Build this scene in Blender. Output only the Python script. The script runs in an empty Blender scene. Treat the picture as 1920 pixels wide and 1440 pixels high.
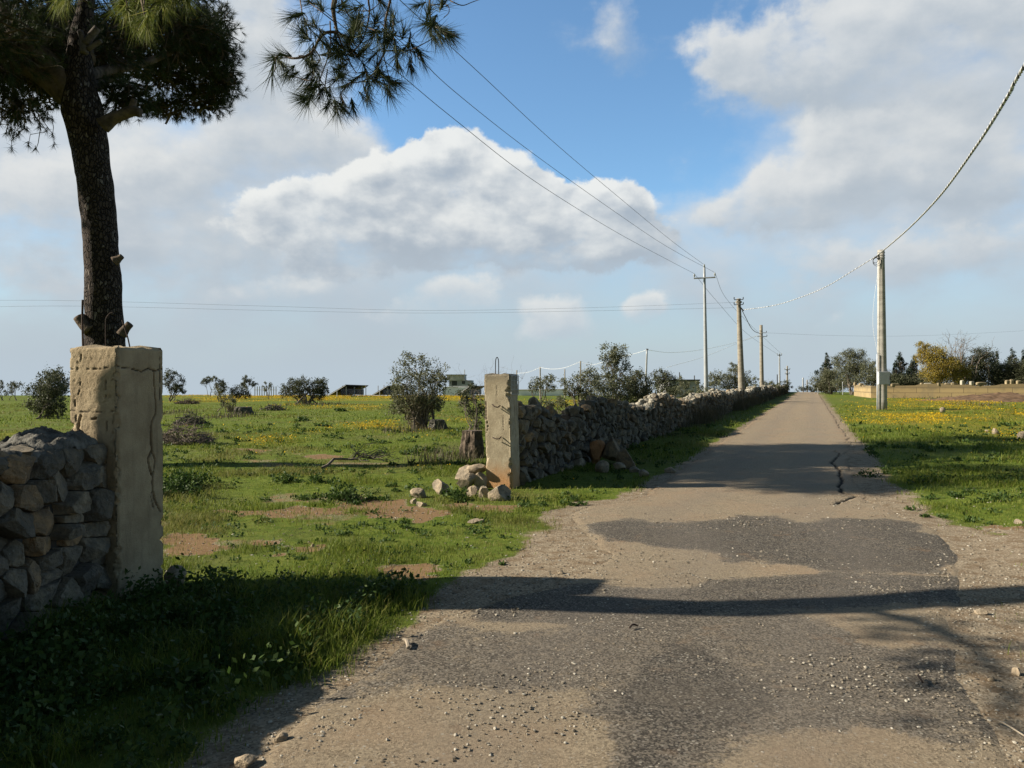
import bpy, bmesh, math, random
import numpy as np
from mathutils import Vector

# ------------------------------------------------------------------ camera, sky, sun, exposure
S = bpy.context.scene
COL = S.collection
CAM_H = 1.6
cd = bpy.data.cameras.new("camera"); cam = bpy.data.objects.new("camera", cd); COL.objects.link(cam)
cam.location = (0, 0, CAM_H); cam.rotation_euler = (math.radians(90), 0, 0)
cd.sensor_fit = 'HORIZONTAL'; cd.sensor_width = 36.0; cd.lens = 36.0 * 1450 / 1920
cd.clip_start = 0.05; cd.clip_end = 6000
S.camera = cam
S.view_settings.view_transform = 'Standard'; S.view_settings.look = 'None'
S.view_settings.exposure = 0.85; S.view_settings.gamma = 1.0
S.view_settings.use_curve_mapping = False

SUN_EL = math.radians(27.6)
SUN_SLOPE = 0.02                      # shadows travel (+1, SUN_SLOPE) on the ground
_d = Vector((1, SUN_SLOPE, 0)).normalized() * math.cos(SUN_EL) + Vector((0, 0, -math.sin(SUN_EL)))
ld = bpy.data.lights.new("sun", 'SUN'); lo = bpy.data.objects.new("sun", ld); COL.objects.link(lo)
ld.energy = 5.0; ld.angle = math.radians(0.53); ld.color = (1.0, 0.90, 0.74)
lo.rotation_euler = _d.to_track_quat('-Z', 'Y').to_euler(); lo.location = (-30, 0, 30)


def px_dir(px, py):
    x, z = (px - 960) / 1450, (720 - py) / 1450
    return math.atan2(x, 1.0), math.atan2(z, math.hypot(1, x))


def build_world():
    w = bpy.data.worlds.new("World"); S.world = w; w.use_nodes = True
    nt = w.node_tree; nt.nodes.clear()
    N = nt.nodes.new; L = nt.links.new
    SK = 0.10

    def val(node, i, v):
        if isinstance(v, (int, float)):
            node.inputs[i].default_value = v
        elif isinstance(v, tuple):
            node.inputs[i].default_value = v
        else:
            L(v, node.inputs[i])

    def ma(op, a, b=0.0, c=0.0):
        m = N('ShaderNodeMath'); m.operation = op
        val(m, 0, a); val(m, 1, b); val(m, 2, c)
        return m.outputs[0]

    def vm(op, a, b, out=0):
        m = N('ShaderNodeVectorMath'); m.operation = op; val(m, 0, a); val(m, 1, b)
        return m.outputs[out]

    def mrange(x, a, b, c=0.0, d=1.0):
        m = N('ShaderNodeMapRange'); m.interpolation_type = 'SMOOTHSTEP'
        val(m, 0, x); val(m, 1, a); val(m, 2, b); val(m, 3, c); val(m, 4, d)
        return m.outputs[0]

    def nz(vec, scale, detail, rough, out=0):
        n = N('ShaderNodeTexNoise'); val(n, 0, vec)
        n.inputs['Scale'].default_value = scale; n.inputs['Detail'].default_value = detail; n.inputs['Roughness'].default_value = rough
        return n.outputs[out]

    def mix(f, a, b, mode='MIX'):
        m = N('ShaderNodeMix'); m.data_type = 'RGBA'; m.blend_type = mode
        val(m, 0, f); val(m, 6, a); val(m, 7, b)
        return m.outputs[2]

    tc = N('ShaderNodeTexCoord'); sx = N('ShaderNodeSeparateXYZ'); L(tc.outputs['Generated'], sx.inputs[0])
    az = ma('ARCTAN2', sx.outputs['X'], sx.outputs['Y']); el = ma('ARCSINE', sx.outputs['Z'])
    P_ = N('ShaderNodeCombineXYZ'); val(P_, 0, az); val(P_, 1, el); P = P_.outputs[0]
    Ps = vm('MULTIPLY', P, (1, 1.5, 1))
    warpn = vm('SUBTRACT', nz(P, 7.5, 7, .6, 1), (.5, .5, .5))
    fine = nz(Ps, 9, 9, .53)
    fine_up = nz(vm('ADD', Ps, (-.010, .026, 0)), 9, 9, .53)
    soft = nz(Ps, 4.5, 6, .55)

    def layer(under, blobs, warp, amp, lo, hi, white, grey, relief, opac, tex):
        """one sheet of clouds: heaps given by centre, half sizes (photo pixels, 1450 to the radian) and weight"""
        q = vm('ADD', P, vm('MULTIPLY', warpn, (warp, warp * .7, 0)))
        acc = None; hacc = None
        for (px, py, rx, ry, wt) in blobs:
            a, e = px_dir(px, py)
            m1 = vm('MULTIPLY', vm('SUBTRACT', q, (a, e, 0)), (1450 / rx, 1450 / ry, 0))
            f = mrange(vm('LENGTH', m1, (0, 0, 0), 1), .1, 1.3, wt, 0.0)
            h = vm('DOT_PRODUCT', m1, (-.25, 1, 0), 1)
            acc = f if acc is None else ma('ADD', acc, f)
            hacc = ma('MULTIPLY', f, h) if hacc is None else ma('MULTIPLY_ADD', f, h, hacc)
        H = ma('DIVIDE', hacc, ma('ADD', acc, .05))
        D = ma('ADD', ma('MINIMUM', acc, 1.0), ma('MULTIPLY', ma('SUBTRACT', tex, .5), amp))
        al = ma('MULTIPLY', mrange(D, lo, mrange(H, -.55, .35, hi + .55, hi)), opac)
        lit = ma('ADD', ma('MULTIPLY', H, .62), .50)
        lit = ma('ADD', lit, ma('MULTIPLY', ma('SUBTRACT', fine, fine_up), relief))
        lit = ma('SUBTRACT', lit, ma('MULTIPLY', mrange(D, .75, 1.25), .16))
        c = mix(mrange(lit, .0, 1.0), tuple(x / SK for x in grey) + (1,), tuple(x / SK for x in white) + (1,))
        return mix(al, under, c)

    sky = N('ShaderNodeTexSky'); sky.sky_type = 'NISHITA'; sky.sun_disc = False
    sky.sun_elevation = SUN_EL; sky.sun_rotation = math.radians(-90); sky.altitude = 50
    sky.air_density = 1.0; sky.dust_density = .6; sky.ozone_density = 2.0
    cv = N('ShaderNodeCombineXYZ'); L(sx.outputs['X'], cv.inputs[0]); L(sx.outputs['Y'], cv.inputs[1]); val(cv, 2, ma('MAXIMUM', sx.outputs['Z'], .03))
    L(cv.outputs[0], sky.inputs['Vector'])
    c = mix(1.0, sky.outputs[0], (.80, 1.0, 1.08, 1), 'MULTIPLY')
    W = (.42, .43, .43); Gy = (.245, .282, .32)
    # thin veil
    c = layer(c, [(150, 450, 720, 350, 1.15), (600, 520, 720, 240, 1.0), (480, 180, 190, 330, .75), (700, 600, 500, 130, .6), (1700, 480, 520, 290, 1.1), (1880, 300, 340, 200, .8), (1450, 480, 220, 140, .55), (250, 300, 420, 170, .5), (1720, 100, 330, 200, .45), (1330, 400, 170, 130, .35), (1200, 60, 150, 150, .25), (-500, 300, 600, 500, .9), (2500, 300, 600, 500, .9)],
              .15, 2.2, .18, 1.15, (.385, .403, .415), (.275, .312, .35), 1.1, .94, soft)
    # soft heaps
    c = layer(c, [(1610, 60, 290, 150, 1.1), (1440, 120, 130, 90, .7), (1780, 110, 230, 140, .95), (1560, 160, 190, 70, .55), (1175, 40, 100, 100, .62), (1860, 290, 240, 105, 1.1), (1640, 330, 270, 105, 1.05), (1500, 390, 170, 70, .7), (1850, 470, 220, 60, .6),
                  (40, 400, 170, 85, 1.1), (290, 370, 240, 105, .95), (470, 60, 105, 230, 1.0), (600, 270, 210, 100, .95), (400, 280, 160, 100, .6), (430, 470, 220, 70, .6), (1330, 310, 70, 60, .35), (1650, 520, 280, 70, .7), (140, 560, 200, 60, .6), (1420, 400, 120, 70, .55), (330, 500, 260, 60, .6)],
              .20, 2.1, .22, .88, W, Gy, 1.5, .95, fine)
    # crisp cumulus bank
    c = layer(c, [(810, 400, 290, 130, 1.0), (765, 320, 95, 75, .8), (825, 285, 70, 70, .7), (680, 390, 150, 85, .8), (930, 350, 110, 80, .5), (1030, 440, 270, 90, 1.0), (1110, 375, 85, 65, .85), (985, 380, 80, 60, .7), (560, 425, 160, 75, .8), (900, 470, 420, 70, 1.0), (1170, 480, 150, 55, .7), (620, 480, 220, 60, .6)],
              .20, 2.3, .36, .70, (.475, .482, .472), (.225, .260, .300), 2.6, .96, fine)
    # grey-blue bank of far cloud along the horizon
    c = mix(mrange(el, .24, .02, 0.0, .84), c, (.262 / SK, .302 / SK, .340 / SK, 1))
    # small low cumulus
    c = layer(c, [(1050, 592, 95, 52, 1.05), (1000, 630, 80, 32, .5), (1207, 583, 58, 42, 1.05), (860, 556, 120, 46, 1.05), (740, 590, 110, 34, .6), (560, 545, 130, 36, .5), (350, 550, 160, 36, .4), (1420, 520, 100, 40, .5), (1780, 585, 60, 14, .5), (1600, 600, 130, 30, .4)],
              .10, 1.5, .36, .84, (.43, .44, .435), (.275, .318, .358), 1.2, .9, fine)
    c = mix(mrange(el, .06, .0, 0.0, .85), c, (.270 / SK, .318 / SK, .362 / SK, 1))
    # sky dimmed and warmed overhead and behind the camera to cut ambient fill
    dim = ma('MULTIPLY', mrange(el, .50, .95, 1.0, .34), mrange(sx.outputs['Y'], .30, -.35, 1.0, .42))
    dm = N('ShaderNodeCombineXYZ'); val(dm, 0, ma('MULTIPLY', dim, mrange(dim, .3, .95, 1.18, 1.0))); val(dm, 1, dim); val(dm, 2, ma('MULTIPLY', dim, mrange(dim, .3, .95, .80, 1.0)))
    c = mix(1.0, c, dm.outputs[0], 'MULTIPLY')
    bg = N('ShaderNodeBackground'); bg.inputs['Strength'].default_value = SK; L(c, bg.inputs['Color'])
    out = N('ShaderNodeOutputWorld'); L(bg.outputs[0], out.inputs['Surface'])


build_world()

# ------------------------------------------------------------------ helpers
RNG = np.random.default_rng(7)
random.seed(7)


def G(px, py):
    """ground point under a photo pixel (flat ground)"""
    y = 1450 * CAM_H / (py - 720)
    return (px - 960) / 1450 * y, y


def at(px, py, Y):
    """the point at distance Y in the direction of a photo pixel"""
    return np.array([(px - 960) / 1450 * Y, Y, CAM_H + (720 - py) / 1450 * Y])


def hash2(ix, iy, s):
    h = (ix.astype(np.int64) * 374761393 + iy.astype(np.int64) * 668265263 + s * 1274126177) & 0xFFFFFFFF
    h = ((h ^ (h >> 13)) * 1274126177) & 0xFFFFFFFF
    h = h ^ (h >> 16)
    return (h & 0xFFFF) / 65535.0


def vnoise2(x, y, s=0):
    x = np.asarray(x, float); y = np.asarray(y, float)
    ix = np.floor(x); iy = np.floor(y); fx = x - ix; fy = y - iy
    fx = fx * fx * (3 - 2 * fx); fy = fy * fy * (3 - 2 * fy)
    a = hash2(ix, iy, s); b = hash2(ix + 1, iy, s); c = hash2(ix, iy + 1, s); d = hash2(ix + 1, iy + 1, s)
    return (a * (1 - fx) + b * fx) * (1 - fy) + (c * (1 - fx) + d * fx) * fy


def fbm2(x, y, s=0, o=4):
    t = 0; a = .5; n = 0
    for i in range(o):
        t = t + a * vnoise2(x * 2 ** i, y * 2 ** i, s + i * 17); n += a; a *= .5
    return t / n


def vnoise3(p, s=0):
    i = np.floor(p); f = p - i; f = f * f * (3 - 2 * f)
    r = 0
    for dz in (0, 1):
        for dy in (0, 1):
            for dx in (0, 1):
                h = hash2(i[:, 0] + dx + 57 * (i[:, 2] + dz), i[:, 1] + dy + 131 * (i[:, 2] + dz), s)
                w = (f[:, 0] if dx else 1 - f[:, 0]) * (f[:, 1] if dy else 1 - f[:, 1]) * (f[:, 2] if dz else 1 - f[:, 2])
                r = r + h * w
    return r


def fbm3(p, s=0, o=3):
    t = 0; a = .5; n = 0
    for i in range(o):
        t = t + a * vnoise3(p * 2 ** i, s + 31 * i); n += a; a *= .5
    return t / n


def sstep(a, b, x):
    t = np.clip((x - a) / (b - a), 0, 1)
    return t * t * (3 - 2 * t)


class MB:
    """collects vertices and faces (numpy) for ONE mesh object"""

    def __init__(self):
        self.v = []; self.f = {}; self.n = 0; self.t = []; self.has_t = False

    def add(self, v, faces, tint=None):
        v = np.asarray(v, float).reshape(-1, 3)
        for f in (faces if isinstance(faces, list) else [faces]):
            f = np.asarray(f, np.int64)
            if f.size == 0:
                continue
            self.f.setdefault(f.shape[1], []).append(f + self.n)
        self.v.append(v)
        if tint is None:
            self.t.append(np.zeros(len(v)))
        else:
            self.has_t = True
            self.t.append(np.broadcast_to(np.asarray(tint, float), (len(v),)).copy())
        self.n += len(v)

    def build(self, name, mat, parent=None, smooth=False, attrs=None):
        me = bpy.data.meshes.new(name)
        v = np.concatenate(self.v).astype(np.float32)
        me.vertices.add(len(v)); me.vertices.foreach_set("co", v.ravel())
        loops = []; starts = []; p = 0
        for k, fs in self.f.items():
            a = np.concatenate(fs)
            loops.append(a.ravel()); starts.append(p + np.arange(len(a)) * k); p += a.size
        loops = np.concatenate(loops).astype(np.int32); starts = np.concatenate(starts).astype(np.int32)
        me.loops.add(len(loops)); me.loops.foreach_set("vertex_index", loops)
        me.polygons.add(len(starts)); me.polygons.foreach_set("loop_start", starts)
        me.update(calc_edges=True); me.validate(verbose=False)
        me.polygons.foreach_set("use_smooth", np.full(len(me.polygons), bool(smooth)))
        at_ = dict(attrs or {})
        if self.has_t:
            at_['tint'] = np.concatenate(self.t)
        for k, a in at_.items():
            q = me.attributes.new(k, 'FLOAT', 'POINT'); q.data.foreach_set("value", np.asarray(a, np.float32))
        for m in (mat if isinstance(mat, list) else [mat]):
            me.materials.append(m)
        o = bpy.data.objects.new(name, me); COL.objects.link(o)
        if parent is not None:
            o.parent = parent
            o.matrix_parent_inverse.identity()
            # geometry is given in world coordinates: bring it into the parent's space
            off = np.array(parent_world(parent)); me.vertices.foreach_set("co", (v - off).astype(np.float32).ravel()); me.update()
        return o


def parent_world(o):
    p = Vector((0, 0, 0))
    while o is not None:
        p = p + o.location; o = o.parent
    return p


def thing(name, label, cat, loc=(0, 0, 0), group=None):
    o = bpy.data.objects.new(name, None); COL.objects.link(o)
    o.location = loc; o.empty_display_size = .2
    o['label'] = label; o['category'] = cat
    if group:
        o['group'] = group
    return o


def tag(o, label, cat, group=None):
    o['label'] = label; o['category'] = cat
    if group:
        o['group'] = group
    return o


def kind(o, k):
    o['kind'] = k
    return o


def tube(mb, pts, rad, sides=6, cap=True, tint=None, bump=None):
    pts = np.asarray(pts, float); n = len(pts)
    rad = np.broadcast_to(np.asarray(rad, float), (n,))
    tg = np.gradient(pts, axis=0); tg /= np.linalg.norm(tg, axis=1)[:, None] + 1e-12
    ref = np.array([0, 0, 1.]) if abs(tg[0][2]) < .9 else np.array([1., 0, 0])
    a = np.cross(tg[0], ref); a /= np.linalg.norm(a)
    V = []
    th = np.arange(sides) * 2 * math.pi / sides
    for i in range(n):
        a = a - tg[i] * np.dot(a, tg[i]); a /= np.linalg.norm(a) + 1e-12
        b = np.cross(tg[i], a)
        r = rad[i]
        V.append(pts[i] + r * (np.cos(th)[:, None] * a + np.sin(th)[:, None] * b))
    V = np.concatenate(V)
    if bump is not None:
        ctr = np.repeat(pts, sides, axis=0)
        V = ctr + (V - ctr) * (1 + bump(V))[:, None]
    i = np.arange(n - 1)[:, None] * sides; j = np.arange(sides)[None, :]; jn = (j + 1) % sides
    F = np.stack([i + j, i + jn, i + sides + jn, i + sides + j], -1).reshape(-1, 4)
    fs = [F]
    if cap:
        V = np.concatenate([V, pts[[0]], pts[[-1]]])
        c0, c1 = n * sides, n * sides + 1
        jj = np.arange(sides); jm = (jj + 1) % sides
        fs.append(np.concatenate([np.stack([np.full(sides, c0), jm, jj], -1),
                                  np.stack([np.full(sides, c1), (n - 1) * sides + jj, (n - 1) * sides + jm], -1)]))
    mb.add(V, fs, tint)


def curve(pts, n=12):
    """Catmull-Rom through the points"""
    p = np.asarray(pts, float); p = np.concatenate([[2 * p[0] - p[1]], p, [2 * p[-1] - p[-2]]])
    out = []
    for i in range(1, len(p) - 2):
        t = np.linspace(0, 1, n, endpoint=False)[:, None]
        a, b, c, d = p[i - 1], p[i], p[i + 1], p[i + 2]
        out.append(.5 * (2 * b + (c - a) * t + (2 * a - 5 * b + 4 * c - d) * t ** 2 + (3 * b - a - 3 * c + d) * t ** 3))
    out.append(p[[-2]])
    return np.concatenate(out)


def box(mb, x0, x1, y0, y1, z0, z1, tint=None, M=None, o=(0, 0, 0)):
    v = np.array([[x, y, z] for z in (z0, z1) for y in (y0, y1) for x in (x0, x1)], float)
    if M is not None:
        v = v @ np.asarray(M).T
    v = v + np.asarray(o)
    f = [[0, 2, 3, 1], [4, 5, 7, 6], [0, 1, 5, 4], [2, 6, 7, 3], [0, 4, 6, 2], [1, 3, 7, 5]]
    mb.add(v, np.array(f), tint)


def rotz(a):
    c, s = math.cos(a), math.sin(a)
    return np.array([[c, -s, 0], [s, c, 0], [0, 0, 1.]])


def randrot(r):
    q = r.normal(size=4); q /= np.linalg.norm(q); w, x, y, z = q
    return np.array([[1 - 2 * (y * y + z * z), 2 * (x * y - z * w), 2 * (x * z + y * w)],
                     [2 * (x * y + z * w), 1 - 2 * (x * x + z * z), 2 * (y * z - x * w)],
                     [2 * (x * z - y * w), 2 * (y * z + x * w), 1 - 2 * (x * x + y * y)]])


ICO = {}
for _k in (1, 2, 3, 4, 5):
    _b = bmesh.new(); bmesh.ops.create_icosphere(_b, subdivisions=_k, radius=1)
    ICO[_k - 1] = (np.array([v.co[:] for v in _b.verts]), np.array([[v.index for v in f.verts] for f in _b.faces]))
    _b.free()


def rock_verts(sub, r, cuts=7, rough=.10, flat=.62):
    """an angular stone of about unit radius"""
    V, F = ICO[sub]
    v = V.copy()
    for _ in range(cuts):
        n = r.normal(size=3); n /= np.linalg.norm(n)
        o = r.uniform(flat, .92)
        d = v @ n - o
        v = v - np.outer(np.maximum(d, 0), n)
    s = int(r.integers(1, 10000))
    v = v * (1 + rough * 2 * (fbm3(v * 2.2 + s, s, 3) - .5))[:, None]
    return v, F


# ------------------------------------------------------------------ materials
def newmat(name):
    m = bpy.data.materials.new(name); m.use_nodes = True
    nt = m.node_tree; b = nt.nodes['Principled BSDF']
    b.inputs['Specular IOR Level'].default_value = .2
    return m, nt, b


def col(c):
    return (c[0], c[1], c[2], 1)


def mixrgb(nt, f, a, b, mode='MIX'):
    m = nt.nodes.new('ShaderNodeMix'); m.data_type = 'RGBA'; m.blend_type = mode
    for i, s in ((0, f), (6, a), (7, b)):
        if isinstance(s, (int, float)):
            m.inputs[i].default_value = s
        elif isinstance(s, tuple):
            m.inputs[i].default_value = col(s)
        else:
            nt.links.new(s, m.inputs[i])
    return m.outputs[2]


def noise(nt, vec, scale, detail=4, rough=.55, out='Fac'):
    n = nt.nodes.new('ShaderNodeTexNoise'); n.inputs['Scale'].default_value = scale
    n.inputs['Detail'].default_value = detail; n.inputs['Roughness'].default_value = rough
    nt.links.new(vec, n.inputs['Vector'])
    return n.outputs[out]


def ramp(nt, f, a, b, lo=0., hi=1.):
    m = nt.nodes.new('ShaderNodeMapRange'); m.interpolation_type = 'SMOOTHSTEP'
    m.inputs[1].default_value = a; m.inputs[2].default_value = b; m.inputs[3].default_value = lo; m.inputs[4].default_value = hi
    nt.links.new(f, m.inputs[0])
    return m.outputs[0]


def math_(nt, op, a, b=None):
    m = nt.nodes.new('ShaderNodeMath'); m.operation = op
    for i, s in enumerate((a, b)):
        if s is None:
            continue
        if isinstance(s, (int, float)):
            m.inputs[i].default_value = s
        else:
            nt.links.new(s, m.inputs[i])
    return m.outputs[0]


def bump(nt, b, h, strength=.5, dist=.01):
    n = nt.nodes.new('ShaderNodeBump'); n.inputs['Strength'].default_value = strength; n.inputs['Distance'].default_value = dist
    nt.links.new(h, n.inputs['Height']); nt.links.new(n.outputs[0], b.inputs['Normal'])


def pos(nt):
    return nt.nodes.new('ShaderNodeNewGeometry').outputs['Position']


def objco(nt):
    return nt.nodes.new('ShaderNodeTexCoord').outputs['Object']


def island(nt):
    return nt.nodes.new('ShaderNodeNewGeometry').outputs['Random Per Island']


def attr(nt, name):
    a = nt.nodes.new('ShaderNodeAttribute'); a.attribute_name = name
    return a.outputs['Fac']


def plain(name, c, rough=.7, var=.25, scale=8, metal=0., bmp=.0, bscale=40):
    m, nt, b = newmat(name)
    p = objco(nt)
    f = noise(nt, p, scale, 5)
    c2 = tuple(x * (1 - var) for x in c); c3 = tuple(min(1, x * (1 + var)) for x in c)
    nt.links.new(mixrgb(nt, ramp(nt, f, .3, .7), c2, c3), b.inputs['Base Color'])
    b.inputs['Roughness'].default_value = rough; b.inputs['Metallic'].default_value = metal
    if bmp:
        bump(nt, b, noise(nt, p, bscale, 6), bmp, .02)
    return m


def leafmat(name, cs, trans=.35, rough=.6, tint=None):
    """cs: three colours, picked by leaf"""
    m, nt, b = newmat(name)
    f = island(nt)
    c = mixrgb(nt, ramp(nt, f, .0, .55), cs[0], cs[1])
    c = mixrgb(nt, ramp(nt, f, .6, 1.), c, cs[2])
    if tint:
        c = mixrgb(nt, attr(nt, 'tint'), c, tint)
    nt.links.new(c, b.inputs['Base Color']); b.inputs['Roughness'].default_value = rough
    t = nt.nodes.new('ShaderNodeBsdfTranslucent'); nt.links.new(c, t.inputs['Color'])
    mx = nt.nodes.new('ShaderNodeMixShader'); mx.inputs[0].default_value = trans
    nt.links.new(b.outputs[0], mx.inputs[1]); nt.links.new(t.outputs[0], mx.inputs[2])
    nt.links.new(mx.outputs[0], nt.nodes['Material Output'].inputs['Surface'])
    return m


def stone_mat(name, cs, lichen=.5):
    m, nt, b = newmat(name)
    p = pos(nt); f = island(nt)
    c = mixrgb(nt, ramp(nt, f, .0, .5), cs[0], cs[1])
    c = mixrgb(nt, ramp(nt, f, .86, .96), c, cs[2])
    n1 = noise(nt, p, 9, 6, .65); n2 = noise(nt, p, 45, 5, .7); n3 = noise(nt, p, 3.0, 4)
    c = mixrgb(nt, ramp(nt, n1, .35, .7), mixrgb(nt, .65, c, (.07, .07, .065)), c)
    c = mixrgb(nt, math_(nt, 'MULTIPLY', ramp(nt, n3, .45, .65), lichen), c, (.06, .062, .058))
    c = mixrgb(nt, ramp(nt, n2, .60, .72, 0, .35), c, (.42, .42, .38))
    nt.links.new(c, b.inputs['Base Color']); b.inputs['Roughness'].default_value = .95
    h = math_(nt, 'ADD', n1, math_(nt, 'MULTIPLY', n2, .5))
    bump(nt, b, h, .9, .03)
    return m


M_STONE_NEAR = stone_mat("wall stone near", [(.150, .122, .085), (.27, .222, .155), (.36, .235, .12)], .4)
M_STONE = stone_mat("wall stone", [(.155, .128, .092), (.28, .235, .165), (.36, .24, .125)], .4)
M_STONE_PALE = stone_mat("pale limestone", [(.40, .36, .28), (.50, .46, .37), (.42, .30, .18)], .12)
M_CAPM = plain("mortar capping", (.13, .125, .11), .95, .5, 14, 0, 1., 60)
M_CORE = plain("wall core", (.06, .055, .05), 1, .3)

# ------------------------------------------------------------------ layout of the ground
# (distance, x) curves read off the place
L_GRASS = np.array([(-30, -3.0), (1, -2.0), (3.22, -1.24), (4.0, -1.1), (4.83, -.87), (5.66, -.62), (6.36, -.30), (7.25, .0), (8.14, .16), (8.75, .54),
                    (9.67, .67), (10.5, 1.24), (10.8, 1.62), (160, 59.4), (3000, 1160)])
L_ROAD = np.array([(-30, -2.2), (1, -1.7), (3.22, -1.07), (4, -.88), (4.73, -.69), (5.15, -.57), (5.8, -.04), (6.1, .45), (7.25, .90), (8.29, .74),
                   (9.47, .66), (10.1, .97), (10.5, 1.6), (160, 59.2), (3000, 1160)])
R_ROAD = np.array([(-30, 1.9), (1, 1.9), (3.22, 2.1), (3.8, 2.33), (4.3, 2.5), (5.16, 2.9), (6.44, 3.7), (7.25, 4.2), (8.29, 4.57), (9.67, 4.8),
                   (10.8, 4.98), (12.9, 5.75), (17.8, 7.75), (21, 9.25), (160, 63.2), (3000, 1164)])
R_GRASS = np.array([(-30, 6.2), (6, 5.6), (8, 5.3), (8.75, 5.07), (9.87, 5.17), (11, 5.5), (12.9, 6.15), (16.6, 7.75), (19.7, 8.9), (21, 9.35), (160, 63.3), (3000, 1164)])


def cur(c, y):
    return np.interp(y, c[:, 0], c[:, 1])


def crest(x, y):
    u = x / np.maximum(y, 1)
    return 104 + 46 * sstep(.24, .36, u)


def terrain(x, y):
    x = np.asarray(x, float); y = np.asarray(y, float)
    lr, rr = cur(L_ROAD, y), cur(R_ROAD, y)
    inside = np.minimum(x - lr, rr - x)                 # > 0 on the road
    offroad = sstep(0.0, .9, -inside)
    z = offroad * ((fbm2(x * .55 + 9, y * .55, 3, 3) - .5) * .10 + (fbm2(x * .13, y * .13 + 4, 8, 2) - .45) * .16 * sstep(8, 25, y))
    z = z + .10 * sstep(.2, 2.5, x - rr) * sstep(30, 10, y)
    z = z - .030 * sstep(.02, .22, inside)
    # low bank under the stone wall beside the road
    c = crest(x, y); e = np.maximum(y - c, 0)
    z = z - np.where(e > 0, .022 * e * e / (e + 12), 0)
    return z


def T(x, y):
    return float(terrain(np.array([x]), np.array([y]))[0])


def poly_sdf(poly, x, y):
    """signed distance, positive inside"""
    p = np.asarray(poly, float); n = len(p)
    d = np.full(x.shape, 1e9); ins = np.zeros(x.shape, bool)
    for i in range(n):
        a, b = p[i], p[(i + 1) % n]
        e = b - a; wx, wy = x - a[0], y - a[1]
        t = np.clip((wx * e[0] + wy * e[1]) / (e @ e + 1e-12), 0, 1)
        d = np.minimum(d, np.hypot(wx - e[0] * t, wy - e[1] * t))
        c = ((a[1] > y) != (b[1] > y)) & (x < (b[0] - a[0]) * (y - a[1]) / (b[1] - a[1] + 1e-12) + a[0])
        ins ^= c
    return np.where(ins, d, -d)


SOIL = [[(300, 1003), (380, 1005), (440, 1022), (400, 1040), (300, 1042)],
        [(430, 958), (600, 950), (640, 962), (560, 972), (440, 970)],
        [(620, 928), (700, 930), (760, 945), (830, 962), (790, 975), (690, 968), (620, 945)],
        [(735, 1060), (780, 1062), (760, 1082), (735, 1078)],
        [(840, 945), (930, 945), (1000, 950), (900, 958)],
        [(490, 1015), (600, 1020), (590, 1035), (500, 1030)],
        [(1840, 990), (1960, 985), (1960, 1025), (1870, 1022)],
        [(560, 852), (650, 856), (590, 862)], [(430, 838), (520, 845), (470, 850)]]
SOIL = [[G(*q) for q in p] for p in SOIL]
FLOW = [[(600, 800), (740, 790), (760, 806), (590, 812)], [(440, 826), (560, 824), (580, 834), (440, 836)], [(300, 842), (350, 840), (370, 868), (300, 872)],
        [(320, 741.5), (920, 741.5), (920, 752), (320, 754)], [(540, 757), (740, 762), (700, 772), (470, 768)], [(0, 812), (60, 808), (80, 830), (0, 835)],
        [(930, 760), (980, 752), (1000, 765), (940, 775)], [(1040, 752), (1120, 752), (1110, 762), (1050, 764)],
        [(1600, 752), (1680, 748), (1790, 752), (1925, 756), (1990, 800), (1925, 830), (1790, 822), (1690, 800), (1640, 796), (1590, 775)],
        [(830, 782), (900, 778), (900, 792), (840, 796)]]
FLOW = [[G(*q) for q in p] for p in FLOW]


def grass_mask(x, y):
    """0 none .. 1 full turf"""
    w = (fbm2(x * 1.3, y * 1.3, 21, 4) - .5) * 1.1 * sstep(2, 6, y) + (fbm2(x * 5, y * 5, 5, 3) - .5) * .25
    wf = np.where(y > 11.5, .35, .8)
    left = sstep(-.10, .32, cur(L_GRASS, y) - x + w * wf)
    right = sstep(-.10, .45, x - cur(R_GRASS, y) + w * wf)
    rs = .75 * sstep(.53, .66, fbm2(x * 1.7, y * 1.7, 77, 4)) * sstep(.0, .5, x - cur(R_ROAD, y) - .25)
    m = np.maximum(np.maximum(left, right), rs)
    s = np.zeros(x.shape)
    near = (y < 24) & (y > 2)
    if near.any():
        for p in SOIL:
            q = poly_sdf(p, x[near], y[near]) + (fbm2(x[near] * 3.2, y[near] * 3.2, 33, 4) - .5) * 1.0
            s[near] = np.maximum(s[near], sstep(-.12, .12, q))
    thin = sstep(.60, .74, fbm2(x * .9 + 3, y * .9, 44, 4)) * sstep(.5, 3, np.minimum(np.abs(x - cur(L_GRASS, y)), 9)) * .7
    thin = np.where((y < 16) & (x < 0), thin * .8, thin * .15)
    return np.clip(m * (1 - .9 * np.maximum(s, thin)), 0, 1), np.clip(np.maximum(s, thin) * m, 0, 1)


def flower_mask(x, y):
    f = np.zeros(x.shape)
    for p in FLOW:
        pa = np.array(p)
        sel = (x > pa[:, 0].min() - 4) & (x < pa[:, 0].max() + 4) & (y > pa[:, 1].min() - 6) & (y < pa[:, 1].max() + 8)
        if not sel.any():
            continue
        sc = max(.3, math.sqrt(abs(pa[:, 1].mean())) * .28)
        q = poly_sdf(p, x[sel], y[sel]) + (fbm2(x[sel] * .8 / sc, y[sel] * .5 / sc, 91, 4) - .5) * 5.0 * sc * .8
        f[sel] = np.maximum(f[sel], sstep(-.5 * sc, 1.2 * sc, q) * sstep(.25, .62, fbm2(x[sel] * .45, y[sel] * .3, 14, 3) + .12))
    return f


def axis(parts):
    out = [parts[0][0]]
    for (a, b, s) in parts:
        n = max(1, int(round((b - a) / s)))
        out += list(np.linspace(a, b, n + 1)[1:])
    return np.array(out)


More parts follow.
